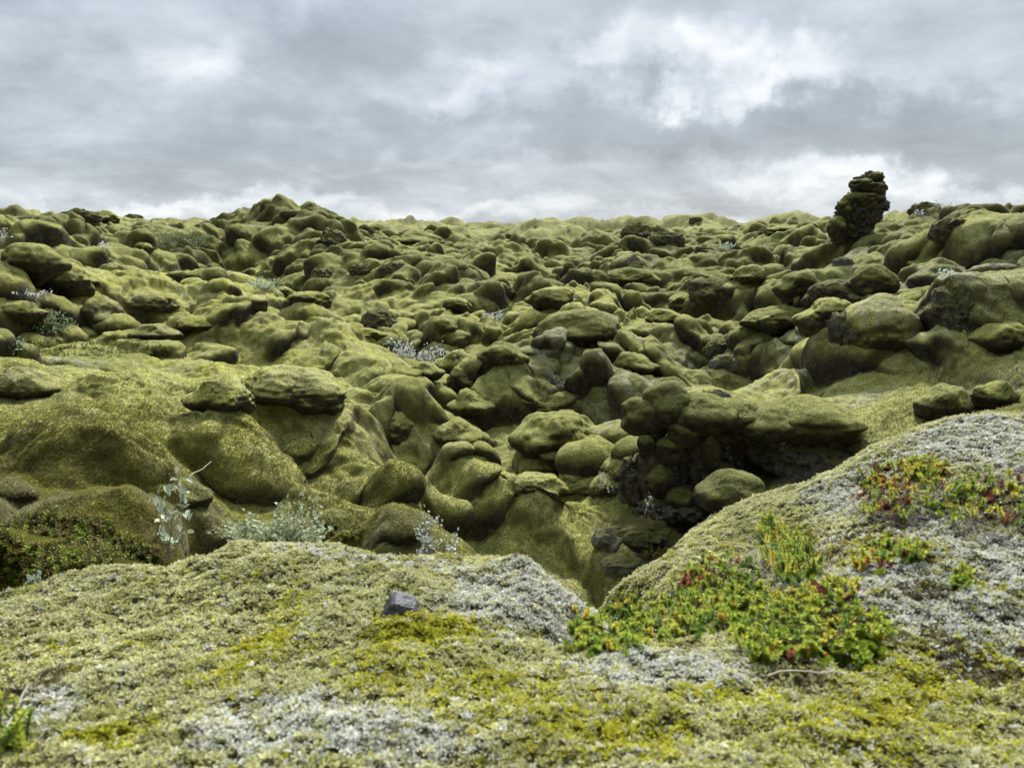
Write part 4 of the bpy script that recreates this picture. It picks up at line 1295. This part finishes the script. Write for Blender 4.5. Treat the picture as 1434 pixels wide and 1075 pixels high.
def twig_tangle(label, px, py, rx, ry, n, mat, L, rad=.0009):
    c0 = SEEN_NEAR.at(px, py)
    t = empty('twig_tangle', c0, label, 'twigs')
    b = Bag()
    for x, y in spray(px, py, rx * 2, ry * 2, n):
        a = SEEN_NEAR.at(x, y, 3)
        e = a + unit(RNG.normal(0, 1, 3) * (1, .7, .45) + (0, 0, .25)) * L * RNG.uniform(.5, 1.2)
        b.add(*tube(wander(a + (0, 0, .002), e + (0, 0, .01), 7, .2), rad * RNG.uniform(.7, 1.3), rad * .5, 5))
    b.obj('twigs', mat, t, True)


twig_tangle('tangle of pale grey dead twigs in the hollow beside the yellow-green crowberry bush', 1075, 800, 40, 22, 60, M_TWIG_PALE, .06)
twig_tangle('nest of fine reddish brown dead twigs right of the yellow-green crowberry bush', 1140, 785, 34, 24, 90, M_TWIG_RED, .06, .0007)
twig_tangle('dark bare crowberry twigs creeping below the crimson patch', 1270, 722, 70, 22, 80, M_TWIG, .07, .0008)
twig_tangle('dark bare twigs on the white moss at the right picture edge', 1390, 745, 50, 16, 50, M_TWIG, .06, .0008)


def stalk(label, pts, Y, r=.0012):
    P = np.array([at(x, y, yy) for (x, y), yy in zip(pts, Y)])
    b = Bag()
    b.add(*tube(wander(P[0], P[1], 9, .04), r, r * .6, 6))
    tag(b.obj('dry_grass_stalk', M_STRAW, None, True), label, 'grass stalk')


M_STRAW = plain('straw', (.42, .38, .30), .8)
stalk('pale dry grass stalk standing up at the bottom left edge', ((2, 1035), (40, 958)), (.64, .70), .0016)
stalk('dry pale stalk leaning over yellow moss at the lower right', ((1372, 985), (1338, 935)), (.80, .84))
stalk('thin dry stalk lying flat below the orange-tipped crowberry clump', ((1075, 946), (1236, 942)), (SEEN_NEAR.at(1075, 946)[1] - .025, SEEN_NEAR.at(1236, 942)[1] - .025))
stalk('thin grey bare twig rising from the dark gap on the near left slope', ((264, 668), (296, 646)), (SEEN_LAVA.at(264, 668)[1] - .08, SEEN_LAVA.at(296, 646)[1] - .1), .003)


def lava_fuzz():
    """The nearest lava is close enough to show single moss shoots."""
    P = LAVA_P
    rows = int(np.searchsorted(P[:, P.shape[1] // 2, 1], 5.4))
    p = P[:rows]
    a, b, c = p[:-1, :-1], p[:-1, 1:], p[1:, :-1]
    N = np.cross(b - a, c - a)
    ar = np.linalg.norm(N, axis=-1) + 1e-12
    N = N / ar[..., None]
    x, y, d = project(a)
    vw = unit(a - CAM)
    facing = -(N * vw).sum(-1)
    bare = LAVA_TINT[:rows - 1, :-1, 0]
    w = ar / d ** 2 * np.clip(facing + .25, 0, 1) * ((x > -120) & (x < W0 + 120) & (y < 900)) * sstep(5.6, 2.6, d) * (1 - bare) * (N[..., 2] > -.05)
    w = w.ravel()
    n = 340000
    i = np.searchsorted(np.cumsum(w) / w.sum(), RNG.random(n))
    i = np.clip(i, 0, w.size - 1)
    f, g = RNG.random((n, 1)), RNG.random((n, 1))
    A, Bq, Cq, Nn = (q.reshape(-1, 3)[i] for q in (a, b, c, N))
    base = A + (Bq - A) * f + (Cq - A) * g - Nn * .002
    L = 3
    dirs = unit(Nn[:, None] * 1.0 + RNG.normal(0, .55, (n, L, 3)) + (0, 0, .25))
    ln = RNG.uniform(.005, .010, (n, L, 1))
    sd = unit(np.cross(dirs, RNG.normal(0, 1, (n, L, 3))))
    wd = ln * .2
    B0 = base[:, None] + RNG.normal(0, .002, (n, L, 3))
    V = np.stack([B0, B0 + dirs * ln * .6 - sd * wd, B0 + dirs * ln, B0 + dirs * ln * .6 + sd * wd], 2)
    t1 = sstep(-.3, .35, noise2(base[:, 0] * 1.1, base[:, 1] * 1.1, 301) + .4 * noise2(base[:, 0] * 5, base[:, 1] * 5, 302))[:, None]
    t2 = sstep(.1, .45, noise2(base[:, 0] * 2.0, base[:, 1] * 2.0, 303) + .35 * noise2(base[:, 0] * 11, base[:, 1] * 11, 304))[:, None]
    col = np.array([.19, .178, .046]) * (1 - t1) + np.array([.36, .34, .09]) * t1
    col = col * (1 - t2) + np.array([.38, .355, .20]) * t2
    col = col * RNG.uniform(.78, 1.18, (n, 1))
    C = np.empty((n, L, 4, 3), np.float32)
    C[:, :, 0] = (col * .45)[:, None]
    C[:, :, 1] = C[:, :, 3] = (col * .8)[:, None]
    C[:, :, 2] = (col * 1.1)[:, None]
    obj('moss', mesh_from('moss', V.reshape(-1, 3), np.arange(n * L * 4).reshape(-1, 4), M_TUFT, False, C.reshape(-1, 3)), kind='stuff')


lava_fuzz()


def heath(label, spots, name, L, group=None):
    st, lf = TriBag(), TriBag()
    for px, py, rx, ry, n in spots:
        pts = np.array([SEEN_LAVA.at(x, y, 3) for x, y in spray(px, py, rx * 2, ry * 2, n)])
        col = np.array([(.15, .19, .022), (.21, .24, .03), (.09, .10, .018), (.13, .085, .03)])[RNG.integers(0, 4, n)]
        shoots((st, lf), pts - (0, 0, .01), RNG.normal(0, .4, (n, 3)) + (0, -.1, 1), L * RNG.uniform(.5, 1.2, n), col, 14, L * .22)
    for o in (st.obj('dead_stems', M_LEAF, kind='stuff'), lf.obj(name, M_LEAF, kind='stuff')):
        pass


heath('', [(80, 765, 95, 40, 900), (30, 800, 40, 20, 160), (200, 775, 30, 16, 60)], 'heath_undergrowth', .05)
heath('', [(140, 490, 100, 11, 500), (480, 745, 34, 14, 150), (930, 780, 36, 8, 90)], 'turf_undergrowth', .05)


# ------------------------------------------------------------------ the dark stone on the near moss
def build_stone():
    Y = SEEN_NEAR.at(560, 866)[1]
    c = at(561, 856, Y + .022)
    s = Y / FPX
    rim = [(-31, 4), (-17, -20), (-8, -25), (8, -19), (25, -11), (31, 4), (16, 22), (-12, 22), (-26, 12)]
    bm = bmesh.new()
    for x, y in rim:
        for dy, k in ((-.010, .82), (.020, 1.0)):
            bm.verts.new((x * s * k, dy + RNG.normal(0, .002), -y * s * k))
    bm.verts.new((-4 * s, -.021, 2 * s))
    bm.verts.new((12 * s, -.018, -5 * s))
    bm.verts.new((-14 * s, -.016, 8 * s))
    h = bmesh.ops.convex_hull(bm, input=bm.verts)
    bmesh.ops.delete(bm, geom=[g for g in h['geom_interior'] if isinstance(g, bmesh.types.BMVert)], context='VERTS')
    bmesh.ops.bevel(bm, geom=list(bm.edges), offset=.0016, segments=2, affect='EDGES', profile=.6)
    bmesh.ops.triangulate(bm, faces=bm.faces)
    bmesh.ops.subdivide_edges(bm, edges=bm.edges, cuts=5, use_grid_fill=True)
    V = np.array([v.co[:] for v in bm.verts])
    amp = .0022 * noise3(V[:, 0] * 120, V[:, 1] * 120, V[:, 2] * 120, 5) + .0007 * noise3(V[:, 0] * 420, V[:, 1] * 420, V[:, 2] * 420, 6)
    for v, q in zip(bm.verts, amp):
        v.co += v.co.normalized() * float(q)
    me = bpy.data.meshes.new('stone')
    bm.to_mesh(me)
    bm.free()
    k = NT('slate_stone')
    n_ = k.noise(60, 6, .65)
    k.put(k.b.inputs['Base Color'], k.mix(k.step(n_, .35, .7), (.022, .024, .028), (.055, .056, .06)))
    k.put(k.b.inputs['Base Color'], k.mix(k.step(k.noise(28, 3), .55, .75), k.b.inputs['Base Color'].links[0].from_socket, (.065, .055, .046)))
    k.b.inputs['Roughness'].default_value = .6
    k.put(k.b.inputs['Normal'], k.bump(n_, .003))
    me.materials.append(k.m)
    tag(obj('stone', me, loc=c), 'dark slate-grey angular stone lying on pale moss in front', 'stone')


build_stone()
